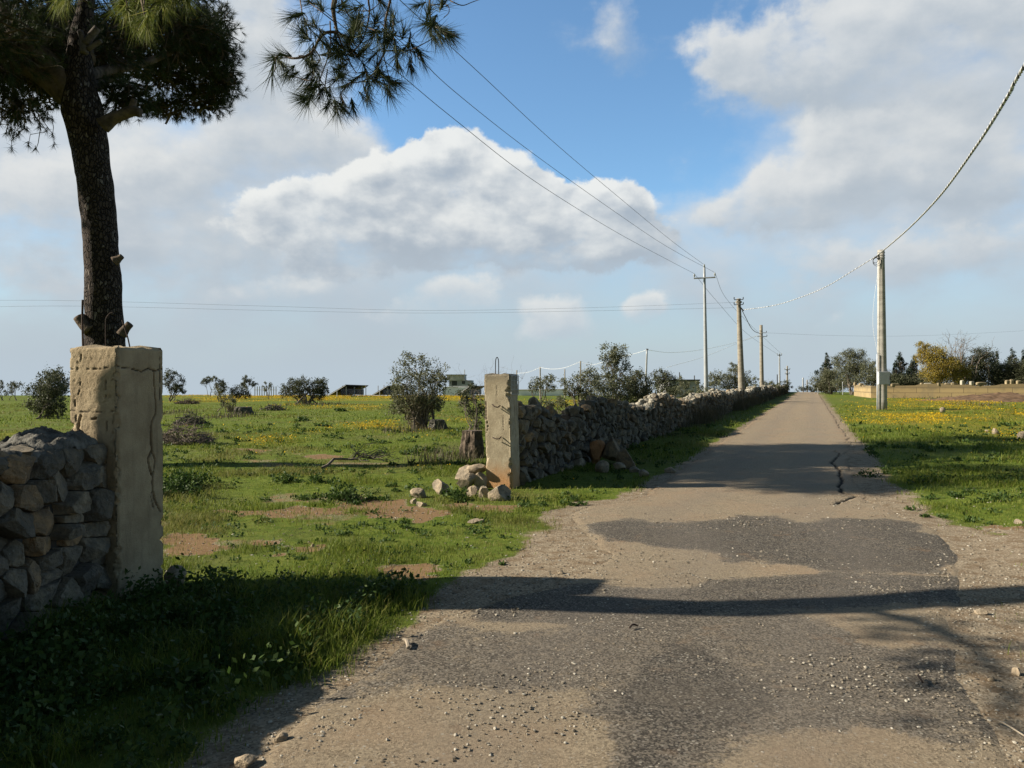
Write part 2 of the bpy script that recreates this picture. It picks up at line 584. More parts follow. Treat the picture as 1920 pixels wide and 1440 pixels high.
def geo(a, b, s0, r):
    out = [a]; s = s0; sg = 1 if b > a else -1
    while (b - out[-1]) * sg > 0:
        s *= r; out.append(out[-1] + sg * s)
    return np.array(out[1:])


def build_ground():
    xs = np.concatenate([geo(-4.2, -2500, .05, 1.075)[::-1], np.arange(-4.2, 7.0, .045), geo(7.0, 2500, .05, 1.06)])
    ys = np.concatenate([geo(2.6, -60, .08, 1.25)[::-1], np.arange(2.6, 11.5, .04), geo(11.5, 3000, .045, 1.022)])
    X, Y = np.meshgrid(xs, ys)
    Z = terrain(X, Y)
    x, y = X.ravel(), Y.ravel()
    mb = MB()
    nx, ny = len(xs), len(ys)
    i = np.arange(ny - 1)[:, None] * nx; j = np.arange(nx - 1)[None, :]
    F = np.stack([i + j, i + j + 1, i + nx + j + 1, i + nx + j], -1).reshape(-1, 4)
    mb.add(np.stack([x, y, Z.ravel()], -1), F)
    gm, so = grass_mask(x, y)
    fl = flower_mask(x, y)
    m, nt, b = newmat("ground earth")
    p = pos(nt)
    n_f = noise(nt, p, 60, 6, .7); n_m = noise(nt, p, 6, 5, .6); n_l = noise(nt, p, .35, 4, .55); n_v = noise(nt, p, 1.6, 5, .65)
    # gravel: pale, speckled
    vo = nt.nodes.new('ShaderNodeTexVoronoi'); vo.inputs['Scale'].default_value = 75; nt.links.new(p, vo.inputs['Vector'])
    bw = nt.nodes.new('ShaderNodeRGBToBW'); nt.links.new(vo.outputs['Color'], bw.inputs[0])
    grav = mixrgb(nt, bw.outputs[0], (.14, .108, .072), (.44, .365, .265))
    grav = mixrgb(nt, ramp(nt, n_m, .42, .68, 0, .7), grav, (.16, .105, .06))
    soil = mixrgb(nt, n_f, (.15, .095, .05), (.30, .195, .105))
    turf = mixrgb(nt, ramp(nt, n_m, .3, .7), (.075, .115, .016), (.145, .180, .030))
    turf = mixrgb(nt, ramp(nt, n_l, .45, .72, 0, .7), turf, (.135, .13, .05))
    turf = mixrgb(nt, ramp(nt, n_v, .55, .72, 0, .55), turf, (.035, .055, .014))
    turf = mixrgb(nt, ramp(nt, n_f, .45, .8, 0, .5), turf, (.15, .17, .05))
    turf = mixrgb(nt, math_(nt, 'MULTIPLY', attr(nt, 'flower'), ramp(nt, n_f, .48, .60, 0, .8)), turf, (.50, .30, .008))
    so_ = ramp(nt, math_(nt, 'ADD', attr(nt, 'soil'), math_(nt, 'ADD', math_(nt, 'MULTIPLY', math_(nt, 'SUBTRACT', n_f, .5), .7), math_(nt, 'MULTIPLY', math_(nt, 'SUBTRACT', n_m, .55), 1.6))), .35, .75)
    gr_ = ramp(nt, math_(nt, 'ADD', attr(nt, 'grass'), math_(nt, 'MULTIPLY', math_(nt, 'SUBTRACT', n_f, .5), .9)), .35, .62)
    c = mixrgb(nt, gr_, grav, turf)
    c = mixrgb(nt, so_, c, soil)
    nt.links.new(c, b.inputs['Base Color']); b.inputs['Roughness'].default_value = 1
    b.inputs['Specular IOR Level'].default_value = .05
    bump(nt, b, math_(nt, 'ADD', n_f, math_(nt, 'MULTIPLY', bw.outputs[0], .6)), .8, .012)
    o = mb.build("ground", m, smooth=True, attrs={'grass': gm, 'soil': so, 'flower': fl})
    kind(o, 'structure')


# dark zones of the old asphalt, and last a painted cast shadow band: (value, polygon in photo pixels)
DARK = [(.95, [(1078, 985), (1185, 975), (1325, 980), (1385, 967), (1460, 970), (1535, 980), (1660, 975), (1710, 980), (1770, 1010), (1790, 1045),
               (1780, 1080), (1685, 1075), (1560, 1065), (1435, 1060), (1360, 1055), (1300, 1035), (1210, 1022), (1150, 1017), (1100, 1005)]),
        (1.0, [(1310, 985), (1385, 967), (1460, 975), (1480, 1010), (1440, 1058), (1365, 1055), (1300, 1030)]),
        (1.0, [(1660, 975), (1710, 980), (1770, 1010), (1800, 1060), (1780, 1080), (1700, 1070), (1680, 1010)]),
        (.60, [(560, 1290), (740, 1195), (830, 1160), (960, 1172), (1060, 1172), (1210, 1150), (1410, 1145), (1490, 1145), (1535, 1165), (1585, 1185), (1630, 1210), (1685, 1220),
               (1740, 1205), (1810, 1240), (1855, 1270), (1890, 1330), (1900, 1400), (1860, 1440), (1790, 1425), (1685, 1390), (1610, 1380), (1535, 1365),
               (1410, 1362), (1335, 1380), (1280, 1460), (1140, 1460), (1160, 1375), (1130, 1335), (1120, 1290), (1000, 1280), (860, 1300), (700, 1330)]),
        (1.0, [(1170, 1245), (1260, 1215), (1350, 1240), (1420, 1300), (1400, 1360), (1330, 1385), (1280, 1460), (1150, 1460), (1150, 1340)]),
        (.9, [(880, 1100), (1160, 1100), (1560, 1085), (1800, 1080), (1930, 1090), (1930, 1130), (1800, 1120), (1400, 1150), (1100, 1175), (880, 1175)])]  # cast shadow of pine trunk and pillar, painted into the road colour


def seg_dist(px_, pz, pl):
    d = np.full(px_.shape, 1e9); w = np.zeros(px_.shape)
    for (a, b) in zip(pl[:-1], pl[1:]):
        ax, az, aw = a; bx, bz, bw = b
        ex, ez = bx - ax, bz - az
        t = np.clip(((px_ - ax) * ex + (pz - az) * ez) / (ex * ex + ez * ez + 1e-12), 0, 1)
        q = np.hypot(px_ - ax - ex * t, pz - az - ez * t)
        w = np.where(q < d, aw + (bw - aw) * t, w); d = np.minimum(d, q)
    return d, w


def build_road():
    ts = np.linspace(0, 1, 150)
    ys = np.concatenate([np.arange(-8, 2.6, .4), np.arange(2.6, 11.5, .035), geo(11.5, 168, .04, 1.02)])
    lo_, hi_ = cur(L_ROAD, ys), cur(R_ROAD, ys)
    nz = np.where(ys < 10.4, .14, .18)
    lo_ = lo_ + (fbm2(ys * 1.6, ys * 0 + 3, 4, 4) - .5) * nz * 1.5; hi_ = hi_ + (fbm2(ys * 1.6, ys * 0 + 9, 6, 5) - .5) * nz * 1.6
    X = lo_[:, None] + (hi_ - lo_)[:, None] * ts[None, :]; Y = np.repeat(ys[:, None], len(ts), 1)
    ed = np.minimum(ts, 1 - ts)[None, :]
    base = np.interp(ys, ys, terrain((lo_ + hi_) / 2, ys)) + .035
    Z = base[:, None] + .006 - np.where((np.arange(len(ts))[None, :] < 75) | (ys[:, None] < 10.3), .014, .034) * (1 - sstep(0, .03, ed)) + (fbm2(X * 1.1, Y * 1.1, 50, 3) - .5) * .02 * (Y < 40)
    crk = np.zeros(X.shape)
    pl = [tuple(G(a, b_)) + (w,) for a, b_, w in ((1556, 846, .03), (1566, 853, .035), (1550, 868, .05), (1564, 885, .055), (1567, 900, .06), (1561, 914, .055), (1567, 925, .05), (1592, 932, .04), (1560, 942, .05), (1556, 946, .03))]
    pl = [(a + .10, b_, w * .75) for a, b_, w in pl]
    wv_ = (fbm2(X * 4, Y * 4, 12, 4) - .5)
    cd_, cw_ = seg_dist(X + wv_ * .22, Y + wv_ * .3, pl)
    crk = 1 - sstep(.25, 1.0, cd_ / np.maximum(cw_, 1e-3))
    Z = Z - .03 * crk
    x, y = X.ravel(), Y.ravel()
    nx, ny = len(ts), len(ys)
    i = np.arange(ny - 1)[:, None] * nx; j = np.arange(nx - 1)[None, :]
    F = np.stack([i + j, i + j + 1, i + nx + j + 1, i + nx + j], -1).reshape(-1, 4)
    mb = MB(); mb.add(np.stack([x, y, Z.ravel()], -1), F)
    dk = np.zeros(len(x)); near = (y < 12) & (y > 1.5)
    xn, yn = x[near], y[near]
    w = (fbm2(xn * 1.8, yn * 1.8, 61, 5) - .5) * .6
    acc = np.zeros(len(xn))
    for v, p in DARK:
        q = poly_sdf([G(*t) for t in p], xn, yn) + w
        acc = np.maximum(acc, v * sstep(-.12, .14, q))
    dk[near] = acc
    edge = np.repeat((1 - sstep(0, .09, np.minimum(ts, 1 - ts)))[None, :], ny, 0).ravel() * np.where(y < 10.5, .0, .8)
    track = np.repeat((np.exp(-((ts - .28) / .10) ** 2) + np.exp(-((ts - .72) / .10) ** 2))[None, :], ny, 0).ravel()
    m, nt, b = newmat("old asphalt")
    p = pos(nt)
    vo = nt.nodes.new('ShaderNodeTexVoronoi'); vo.inputs['Scale'].default_value = 95; nt.links.new(p, vo.inputs['Vector'])
    bw = nt.nodes.new('ShaderNodeRGBToBW'); nt.links.new(vo.outputs['Color'], bw.inputs[0])
    n_f = noise(nt, p, 90, 5, .7); n_m = noise(nt, p, 7, 6, .65); n_l = noise(nt, p, 1.1, 5, .6)
    pale = mixrgb(nt, bw.outputs[0], (.125, .098, .067), (.43, .352, .245))
    pale = mixrgb(nt, ramp(nt, n_m, .35, .7, 0, .6), pale, (.315, .250, .170))
    pale = mixrgb(nt, ramp(nt, n_l, .42, .7, 0, .5), pale, (.335, .235, .150))
    dark = mixrgb(nt, ramp(nt, bw.outputs[0], .2, .9), (.042, .038, .033), (.178, .156, .128))
    dark = mixrgb(nt, ramp(nt, bw.outputs[0], .86, .97, 0, .8), dark, (.30, .29, .27))
    dark = mixrgb(nt, ramp(nt, n_l, .45, .66, 0, .55), dark, (.135, .115, .090))
    f = math_(nt, 'ADD', attr(nt, 'dark'), math_(nt, 'MULTIPLY', math_(nt, 'SUBTRACT', n_f, .5), .8))
    f = math_(nt, 'ADD', f, math_(nt, 'MULTIPLY', math_(nt, 'SUBTRACT', n_m, .5), 1.0))
    f = math_(nt, 'ADD', f, math_(nt, 'MULTIPLY', math_(nt, 'SUBTRACT', n_l, .5), .8))
    n_e = noise(nt, p, 20, 5, .75)
    f = math_(nt, 'ADD', f, math_(nt, 'MULTIPLY', math_(nt, 'SUBTRACT', n_e, .5), 1.3))
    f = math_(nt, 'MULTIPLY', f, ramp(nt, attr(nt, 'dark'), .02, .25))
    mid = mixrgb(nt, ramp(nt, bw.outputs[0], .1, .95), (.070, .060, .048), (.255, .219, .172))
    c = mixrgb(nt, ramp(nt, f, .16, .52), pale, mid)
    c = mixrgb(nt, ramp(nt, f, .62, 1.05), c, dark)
    v3 = nt.nodes.new('ShaderNodeTexVoronoi'); v3.inputs['Scale'].default_value = 48; nt.links.new(p, v3.inputs['Vector'])
    b3 = nt.nodes.new('ShaderNodeRGBToBW'); nt.links.new(v3.outputs['Color'], b3.inputs[0])
    chip = math_(nt, 'MULTIPLY', ramp(nt, b3.outputs[0], .70, .78), ramp(nt, v3.outputs['Distance'], .42, .30))
    c = mixrgb(nt, math_(nt, 'MULTIPLY', chip, ramp(nt, n_m, .42, .62, .15, .85)), c, (.40, .37, .31))
    c = mixrgb(nt, math_(nt, 'MULTIPLY', ramp(nt, n_e, .54, .72), .30), c, (.075, .062, .048))
    c = mixrgb(nt, math_(nt, 'MULTIPLY', ramp(nt, noise(nt, p, 2.6, 5, .65), .58, .72), .5), c, (.21, .135, .08))
    c = mixrgb(nt, math_(nt, 'MULTIPLY', attr(nt, 'edge'), ramp(nt, n_m, .4, .6, 0, .8)), c, (.21, .13, .075))
    c = mixrgb(nt, math_(nt, 'MULTIPLY', attr(nt, 'track'), .25), c, (.19, .165, .14))
    c = mixrgb(nt, attr(nt, 'crack'), c, (.03, .024, .018))
    nt.links.new(c, b.inputs['Base Color']); b.inputs['Roughness'].default_value = .93
    b.inputs['Specular IOR Level'].default_value = .15
    n_g = noise(nt, p, 260, 3, .7)
    bump(nt, b, math_(nt, 'ADD', math_(nt, 'ADD', n_g, math_(nt, 'MULTIPLY', n_e, .9)), math_(nt, 'MULTIPLY', bw.outputs[0], .6)), .85, .010)
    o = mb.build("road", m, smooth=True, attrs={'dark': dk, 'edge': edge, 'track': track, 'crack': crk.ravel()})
    kind(o, 'structure')


build_ground()
build_road()


# ------------------------------------------------------------------ gate pillars
def pillar_mesh(corner, width, height, cracks, rough, lean=(0, 0), step=.009, seed=1, base_z=-.15, chip=.018):
    """square pillar; corner = its corner nearest the camera. faces: 0 front, 1 right, 2 back, 3 left"""
    e1 = np.array([-.949, .316]); e2 = np.array([.316, .949])
    c = np.array(corner)
    cs = [c + e1 * width, c, c + e2 * width, c + (e1 + e2) * width]
    nrm = [np.array([-.316, -.949]), np.array([.949, -.316]), np.array([.316, .949]), np.array([-.949, .316])]
    n = int(width / step); zs = np.arange(base_z, height + 1e-6, step); nz = len(zs)
    cols = []; tints = []
    for fi in range(4):
        a, b_ = cs[fi], cs[(fi + 1) % 4]
        u = np.arange(n) / n
        U, Zz = np.meshgrid(u * width, zs)
        P = a[None, None, :] + (b_ - a)[None, None, :] * (U / width)[..., None]
        nr = nrm[fi]
        q = np.stack([P[..., 0].ravel(), P[..., 1].ravel(), Zz.ravel()], -1)
        ed = np.minimum(U, width - U)
        dsp = (fbm3(q * 6 + seed, seed, 3) - .5) * .005 * rough[fi] + (fbm3(q * 55 + seed, seed + 5, 3) - .5) * .006 * rough[fi]
        pit = fbm3(q * 38 + 9, seed + 2, 3); dsp = dsp - np.clip(pit - .72, 0, 1) * .08 * rough[fi]
        dsp = dsp.reshape(U.shape)
        cn = fbm3(q * np.array([6, 6, 14]) + 3, seed + 9, 3).reshape(U.shape)
        dsp = dsp - np.clip(1 - ed / (.014 + .16 * np.maximum(cn - .5, 0)), 0, 1) * (chip * (.4 + 1.2 * cn) + .16 * np.maximum(cn - .5, 0))
        top = height - Zz
        dsp = dsp - np.clip(1 - top / (.02 + .04 * np.maximum(cn - .5, 0)), 0, 1) * (chip + .03 * np.maximum(cn - .5, 0))
        tn = np.zeros(U.shape)
        for (f2, pl, depth) in cracks:
            if f2 != fi:
                continue
            wob = (fbm3(q * 30, 71, 2).reshape(U.shape) - .5) * .014
            d, w = seg_dist(U + wob, Zz + wob, pl); w = w * (.62 if fi == 0 else .85)
            k = 1 - sstep(.35, 1.1, d / np.maximum(w, 1e-4))
            dsp = dsp - depth * k; tn = np.maximum(tn, k)
        V = np.stack([P[..., 0] + nr[0] * dsp, P[..., 1] + nr[1] * dsp, Zz], -1)
        cols.append(V); tints.append(tn)
    V = np.concatenate(cols, 1); tn = np.concatenate(tints, 1)
    zz = V[..., 2]
    V[..., 0] += lean[0] * zz; V[..., 1] += lean[1] * zz
    V[-1, :, 2] += (vnoise2(V[-1, :, 0] * 14, V[-1, :, 1] * 14, 5) - .6) * .03
    nc = V.shape[1]
    i = np.arange(nz - 1)[:, None] * nc; j = np.arange(nc)[None, :]; jn = (j + 1) % nc
    F = np.stack([i + j, i + jn, i + nc + jn, i + nc + j], -1).reshape(-1, 4)
    mb = MB()
    v = V.reshape(-1, 3)
    ctr = V[-1].mean(0) + np.array([0, 0, .004])
    # cap rings
    ring1 = ctr + (V[-1] - ctr) * .6 + np.array([0, 0, .012]); ring1[:, 2] += (vnoise2(ring1[:, 0] * 20, ring1[:, 1] * 20, 2) - .5) * .03
    k0 = (nz - 1) * nc; k1 = nz * nc
    jj = np.arange(nc); jm = (jj + 1) % nc
    F2 = np.stack([k0 + jj, k0 + jm, k1 + jm, k1 + jj], -1)
    F3 = np.stack([k1 + jj, k1 + jm, np.full(nc, k1 + nc)], -1)
    v = np.concatenate([v, ring1, ctr[None]])
    mb.add(v, [F, F2, F3], np.concatenate([tn.ravel(), np.zeros(nc + 1)]))
    return mb


def concrete_mat(name, a, b_, stain=None, stain_h=.35, dark_top=0):
    m, nt, b = newmat(name)
    p = objco(nt)
    mp = nt.nodes.new('ShaderNodeMapping'); mp.inputs['Scale'].default_value = (9, 9, 1.2); nt.links.new(p, mp.inputs[0])
    streak = noise(nt, mp.outputs[0], 1.6, 5, .6)
    n1 = noise(nt, p, 5, 6, .65); n2 = noise(nt, p, 60, 5, .7); n3 = noise(nt, p, 160, 3, .6)
    c = mixrgb(nt, ramp(nt, n1, .3, .7), a, b_)
    c = mixrgb(nt, ramp(nt, streak, .5, .7, 0, .45), c, tuple(x * .6 for x in a))
    c = mixrgb(nt, ramp(nt, n2, .60, .75, 0, .5), c, tuple(x * .45 for x in a))
    c = mixrgb(nt, ramp(nt, n3, .66, .75, 0, .5), c, (.62, .58, .5))
    if stain:
        sp = nt.nodes.new('ShaderNodeSeparateXYZ'); nt.links.new(p, sp.inputs[0])
        zz = math_(nt, 'ADD', sp.outputs['Z'], math_(nt, 'MULTIPLY', math_(nt, 'SUBTRACT', n1, .5), .35))
        c = mixrgb(nt, ramp(nt, zz, stain_h + .2, .05, 0, .75), c, stain)
        if dark_top:
            c = mixrgb(nt, ramp(nt, zz, dark_top - .25, dark_top, 0, .6), c, (.13, .12, .10))
    c = mixrgb(nt, attr(nt, 'tint'), c, (.05, .04, .03))
    nt.links.new(c, b.inputs['Base Color']); b.inputs['Roughness'].default_value = .95
    bump(nt, b, math_(nt, 'ADD', math_(nt, 'ADD', n2, n3), math_(nt, 'MULTIPLY', n1, .15)), .8, .008)
    return m


M_RUST = plain("rusty steel bar", (.05, .035, .028), .8, .4, 40)

# near pillar: face 0 = sunlit front, face 1 = shaded right
W1 = .47
cr1 = [
    (1, [(.365, 1.72, .004), (.36, 1.60, .005), (.38, 1.45, .006), (.375, 1.36, .007), (.335, 1.30, .009), (.33, 1.15, .012), (.335, 1.08, .010),
         (.30, 1.02, .010), (.31, .93, .008), (.345, .88, .008), (.34, .78, .007), (.36, .70, .007), (.40, .62, .006), (.43, .58, .005)], .05),
    (1, [(.335, 1.08, .006), (.37, 1.0, .006), (.36, .93, .005), (.345, .88, .005)], .035),
    (1, [(.345, .80, .004), (.33, .72, .004), (.355, .62, .004)], .03),
    (1, [(.0, 1.73, .003), (.12, 1.715, .004), (.25, 1.70, .006), (.31, 1.725, .008), (.36, 1.70, .006), (.47, 1.73, .004)], .02),
    (1, [(.43, 1.85, .003), (.425, 1.6, .003), (.43, 1.35, .003)], .015),
    (0, [(.0, 1.71, .004), (.12, 1.72, .006), (.3, 1.715, .006), (.47, 1.73, .004)], .016),
    (0, [(.13, 1.88, .004), (.125, 1.75, .004)], .03), (0, [(.12, 1.68, .004), (.115, 1.56, .005), (.08, 1.49, .003)], .03),
    (0, [(.06, 1.52, .003), (.065, 1.42, .004), (.08, 1.30, .005)], .03),
    (0, [(.12, 1.36, .012), (.10, 1.30, .016), (.095, 1.20, .018), (.10, 1.08, .014), (.09, .98, .01)], .07),
    (0, [(.22, 1.33, .008), (.27, 1.345, .014)], .035), (0, [(.36, 1.62, .003), (.37, 1.3, .003), (.36, 1.0, .003)], .02),
    (0, [(.0, 1.40, .004), (.2, 1.385, .005), (.47, 1.40, .004)], .010)]
M_PIL1 = concrete_mat("weathered concrete", (.315, .245, .155), (.425, .34, .22))
pA = thing("gate_pillar", "thick cracked concrete gate pillar at the end of the stone wall in the left foreground", "pillar", (-2.93, 5.75, 0), "concrete pillars of the gateway")
pillar_mesh((-2.93, 5.75), W1, 1.885, cr1, [1.6, .45, .6, 1.0], (-.004, 0), .009, 3).build("shaft", M_PIL1, pA, smooth=True)
for pts, r in (([(198, 660), (198, 605), (201, 593), (207, 587), (212, 586.5)], .0032), ([(229, 600), (233, 612), (240, 635), (245, 660)], .0052), ([(155, 562), (154.5, 600), (156, 660)], .0085)):
    mb = MB(); tube(mb, curve([at(a, b_, 6.05 if r < .008 else 6.2) for a, b_ in pts], 6), r, 6)
    mb.build("rebar", M_RUST, pA, smooth=True)
mb = MB()
v, F = rock_verts(3, np.random.default_rng(5), 7, .12)
mb.add(v * np.array([.09, .08, .10]) + np.array([-2.70, 6.22, .04]), F)
tag(mb.build("rock", M_STONE_PALE, smooth=False), "pale stone half buried in grass at the foot of the thick cracked pillar", "rock")

W2 = .42
cr2 = [(0, [(.02, 1.40, .006), (.025, 1.25, .008), (.02, 1.1, .008), (.05, .95, .006), (.03, .85, .004)], .04),
       (0, [(.20, 1.70, .003), (.21, 1.55, .003), (.215, 1.3, .003)], .004), (0, [(.30, 1.3, .003), (.305, 1.0, .003), (.29, .7, .003)], .004),
       (1, [(.2, 1.35, .006), (.22, 1.0, .006), (.23, .7, .004)], .03)]
M_PIL2 = concrete_mat("pillar concrete pale", (.33, .275, .19), (.46, .395, .28), (.50, .25, .095), .28, 1.78)
pB = thing("gate_pillar", "slim leaning concrete gate pillar with a wire loop on top, beside the roadside stone wall", "pillar", (0, 11.8, 0), "concrete pillars of the gateway")
pillar_mesh((0.0, 11.8), W2, 1.75, cr2, [.55, .4, .6, .8], (-.022, 0), .013, 11).build("shaft", M_PIL2, pB, smooth=True)
mb = MB()
tube(mb, curve([at(929, 712, 12.0), at(929, 690, 12.0), at(929.5, 675, 12), at(932, 670, 12), at(934.5, 675, 12), at(935, 690, 12), at(935, 712, 12)], 5), .0075, 6)
mb.build("wire_loop", M_RUST, pB, smooth=True)
for (pp) in ([(924, 758), (929, 762), (935, 763), (939, 760)], [(925, 820), (931, 822), (937, 822), (941, 819)]):
    mb = MB()
    q = [at(a, b_, 11.86) + np.array([-.01, -.02 - .06 * math.sin(math.pi * k / 3), 0]) for k, (a, b_) in enumerate(pp)]
    tube(mb, curve(q, 5), .009, 6); mb.build("hook", M_RUST, pB, smooth=True)


def plate_mat():
    m, nt, b = newmat("painted wire panel")
    b.inputs['Base Color'].default_value = (.42, .42, .40, 1); b.inputs['Roughness'].default_value = .6
    return m


mb = MB()
M_PL = plate_mat()
e2 = np.array([.316, .949, 0]); nr = np.array([.949, -.316, 0]); o0 = np.array([0 - .022 * 1.5, 11.8, 0]) + nr * .012
for k in range(5):
    z = 1.44 + k * .072; tube(mb, [o0 + e2 * .03 + [0, 0, z], o0 + e2 * .39 + [0, 0, z]], .006, 4)
for k in range(6):
    s = .03 + k * .072; tube(mb, [o0 + e2 * s + [0, 0, 1.44], o0 + e2 * s + [0, 0, 1.73]], .006, 4)
mb.build("mesh_panel", M_PL, pB)


# ------------------------------------------------------------------ dry stone walls
def clip_poly(poly, p, n):
    """keep the side where (x-p).n <= 0"""
    out = []
    d = [(q[0] - p[0]) * n[0] + (q[1] - p[1]) * n[1] for q in poly]
    for i in range(len(poly)):
        j = (i + 1) % len(poly)
        if d[i] <= 0:
            out.append(poly[i])
        if d[i] * d[j] < 0:
            t = d[i] / (d[i] - d[j])
            out.append((poly[i][0] + (poly[j][0] - poly[i][0]) * t, poly[i][1] + (poly[j][1] - poly[i][1]) * t))
    return out


def voronoi(sites, rect, aspect):
    """Voronoi cells, widths divided by aspect"""
    s = np.array(sites) / np.array([aspect, 1]); cells = []
    x0, x1, y0, y1 = rect; x0 /= aspect; x1 /= aspect
    for i in range(len(s)):
        d = np.hypot(*(s - s[i]).T); nb = np.argsort(d)[1:18]
        poly = [(x0, y0), (x1, y0), (x1, y1), (x0, y1)]
        for j in nb:
            mid = (s[i] + s[j]) / 2; poly = clip_poly(poly, mid, s[j] - s[i])
            if len(poly) < 3:
                break
        cells.append(np.array(poly) * np.array([aspect, 1]) if len(poly) >= 3 else None)
    return cells


def stone_face(mb, org, du, up, nr, length, height, size, aspect, depth, sub, seed, gap=.012, hfun=None, rough=.1):
    """fill a wall face with fitted stones"""
    r = np.random.default_rng(seed)
    rows = max(2, int(round(height / size))); sites = []
    for k in range(rows):
        w = size * aspect; m = max(1, int(round(length / w)))
        for q in range(m):
            sites.append(((q + .5 + .5 * (k % 2) + r.uniform(-.45, .45)) * length / m % length, (k + .5 + r.uniform(-.45, .45)) * height / rows))
            if r.uniform() < (.6 if length < 6 and sub == 3 else .25):
                sites.append((sites[-1][0] + r.uniform(-.5, .5) * w, min(height * .98, max(.01, sites[-1][1] + r.uniform(-.5, .5) * size))))
    cells = voronoi(sites, (0, length, 0, height), aspect)
    V0, F = ICO[sub]
    th0 = np.arctan2(V0[:, 1], V0[:, 0]); sp = np.hypot(V0[:, 0], V0[:, 1])
    for ci, c in enumerate(cells):
        if c is None or len(c) < 3:
            continue
        ctr = c.mean(0)
        if hfun is not None and ctr[1] > hfun(ctr[0]):
            continue
        # radial distance to the cell outline, rounded
        th = th0 + 0
        R = np.full(len(th), 9e9)
        for a, b_ in zip(c, np.roll(c, -1, 0)):
            e = b_ - a; nn = np.array([e[1], -e[0]]); nn /= np.linalg.norm(nn) + 1e-9
            dd = (a - ctr) @ nn
            if dd < 0:
                nn = -nn; dd = -dd
            dd = max(dd - gap, .01)
            k = np.cos(th) * nn[0] + np.sin(th) * nn[1]
            R = np.minimum(R, np.where(k > .02, dd / np.maximum(k, .02), 9e9))
        R = np.minimum(R, size * aspect * 1.2)
        D = depth * r.uniform(.75, 1.35); outp = r.uniform(-.06, .05) * size / .25
        a_ = R * sp ** .36
        u = np.cos(th) * a_; v = np.sin(th) * a_
        w = np.sign(V0[:, 2]) * np.abs(V0[:, 2]) ** .42 * D
        # tilt of the visible face, facets
        w = w + u * r.uniform(-.4, .4) + v * r.uniform(-.4, .4)
        q = np.stack([u, v, w], -1)
        sc = np.sqrt(max(c[:, 0].ptp() if hasattr(c[:, 0], 'ptp') else np.ptp(c[:, 0]), .05) * np.ptp(c[:, 1])) * .5
        for _c in range(8):
            n = np.array([r.normal() * .9, r.normal() * .9, abs(r.normal()) * .8 + .2]) if _c < 6 else np.array([r.normal() * .3, r.normal() * .3, 1.]); n /= np.linalg.norm(n)
            pr = q @ n; o = np.max(pr) * (r.uniform(.5, .88) if _c < 6 else r.uniform(.5, .75))
            q = q - np.outer(np.maximum(pr - o, 0), n)
        s = int(r.integers(1, 9999))
        q = q * (1 + rough * 2 * (fbm3(q / sc * 1.6 + s, s, 4) - .5))[:, None]
        q = q * (1 + .15 * (fbm3(q / sc * 5 + s, s + 3, 3) - .5))[:, None] + ((fbm3(q / sc * 4 + s, s + 8, 3) - .5) * sc * .14)[:, None] * np.array([.3, .3, 1])
        P = org + np.outer(ctr[0] + q[:, 0], du) + np.outer(ctr[1] + q[:, 1], up) + np.outer(q[:, 2] + outp, nr)
        mb.add(P, F)


UP = np.array([0, 0, 1.])
# near wall, coming from the thick pillar towards the camera on the left
wA = thing("stone_wall", "dry stone wall with rough mortar capping running up to the thick cracked pillar", "wall", (-3.3, 3.5, 0))
a0 = np.array([-3.055, 5.86, -.12]); a1 = np.array([-3.48, 1.6, -.12])
du = a1 - a0; LA = np.linalg.norm(du); du /= LA; nrA = np.array([-du[1], du[0], 0]); nrA = nrA if nrA[0] > 0 else -nrA
mb = MB()
stone_face(mb, a0, du, UP, nrA, LA, 1.28, .178, 1.5, .13, 4, 47, .003, None, .05)
mb.build("stonework", M_STONE_NEAR, wA, smooth=False)
mb = MB()
Mr = np.stack([du, nrA, UP], 1)
rc = np.random.default_rng(31); mt_ = MB()
for k in range(46):
    u = rc.uniform(.03, LA); sz = rc.uniform(.05, .13); v, F = rock_verts(3, rc, 9, .10, .45)
    v = (v @ randrot(rc).T) * np.array([sz, sz, sz * .7])
    mt_.add(v + a0 + du * u + nrA * rc.uniform(-.40, -.01) + UP * (1.235 + rc.uniform(-.03, .04)), F)
mt_.build('top_stones', M_STONE_NEAR, wA)
box(mb, -.02, LA, -.50, -.03, 0, 1.25, M=Mr, o=a0); mb.build("core", M_CORE, wA)
# capping: rough slab with a rounded crown
mb = MB()
us = np.arange(0, LA, .018); vs = np.linspace(-.53, .02, 40)
U, Vv = np.meshgrid(us, vs, indexing='ij')
t = (Vv + .255) / .275
hh = 1.25 + .12 * np.sqrt(np.clip(1 - t ** 4, 0, 1)) - .06 + (fbm2(U * 7, Vv * 7, 3, 4) - .5) * .09 + (fbm2(U * 26, Vv * 26, 9, 3) - .5) * .07 + .07 * np.exp(-((U - .32) / .25) ** 2) - .10 * np.exp(-(U / .10) ** 2)
P = a0 + U[..., None] * du + Vv[..., None] * nrA + hh[..., None] * UP
n1, n2 = U.shape
i = np.arange(n1 - 1)[:, None] * n2; j = np.arange(n2 - 1)[None, :]
mb.add(P.reshape(-1, 3), np.stack([i + j, i + n2 + j, i + n2 + j + 1, i + j + 1], -1).reshape(-1, 4))
mb.build("capping", M_CAPM, wA, smooth=True)

# roadside wall
wB = thing("stone_wall", "long tumbledown dry stone wall running beside the road into the distance", "wall", (3, 20, 0))
dB = np.array([.36, .935, 0]); dB /= np.linalg.norm(dB); nB = np.array([dB[1], -dB[0], 0])
sB = np.array([.11, 12.25, -.12])


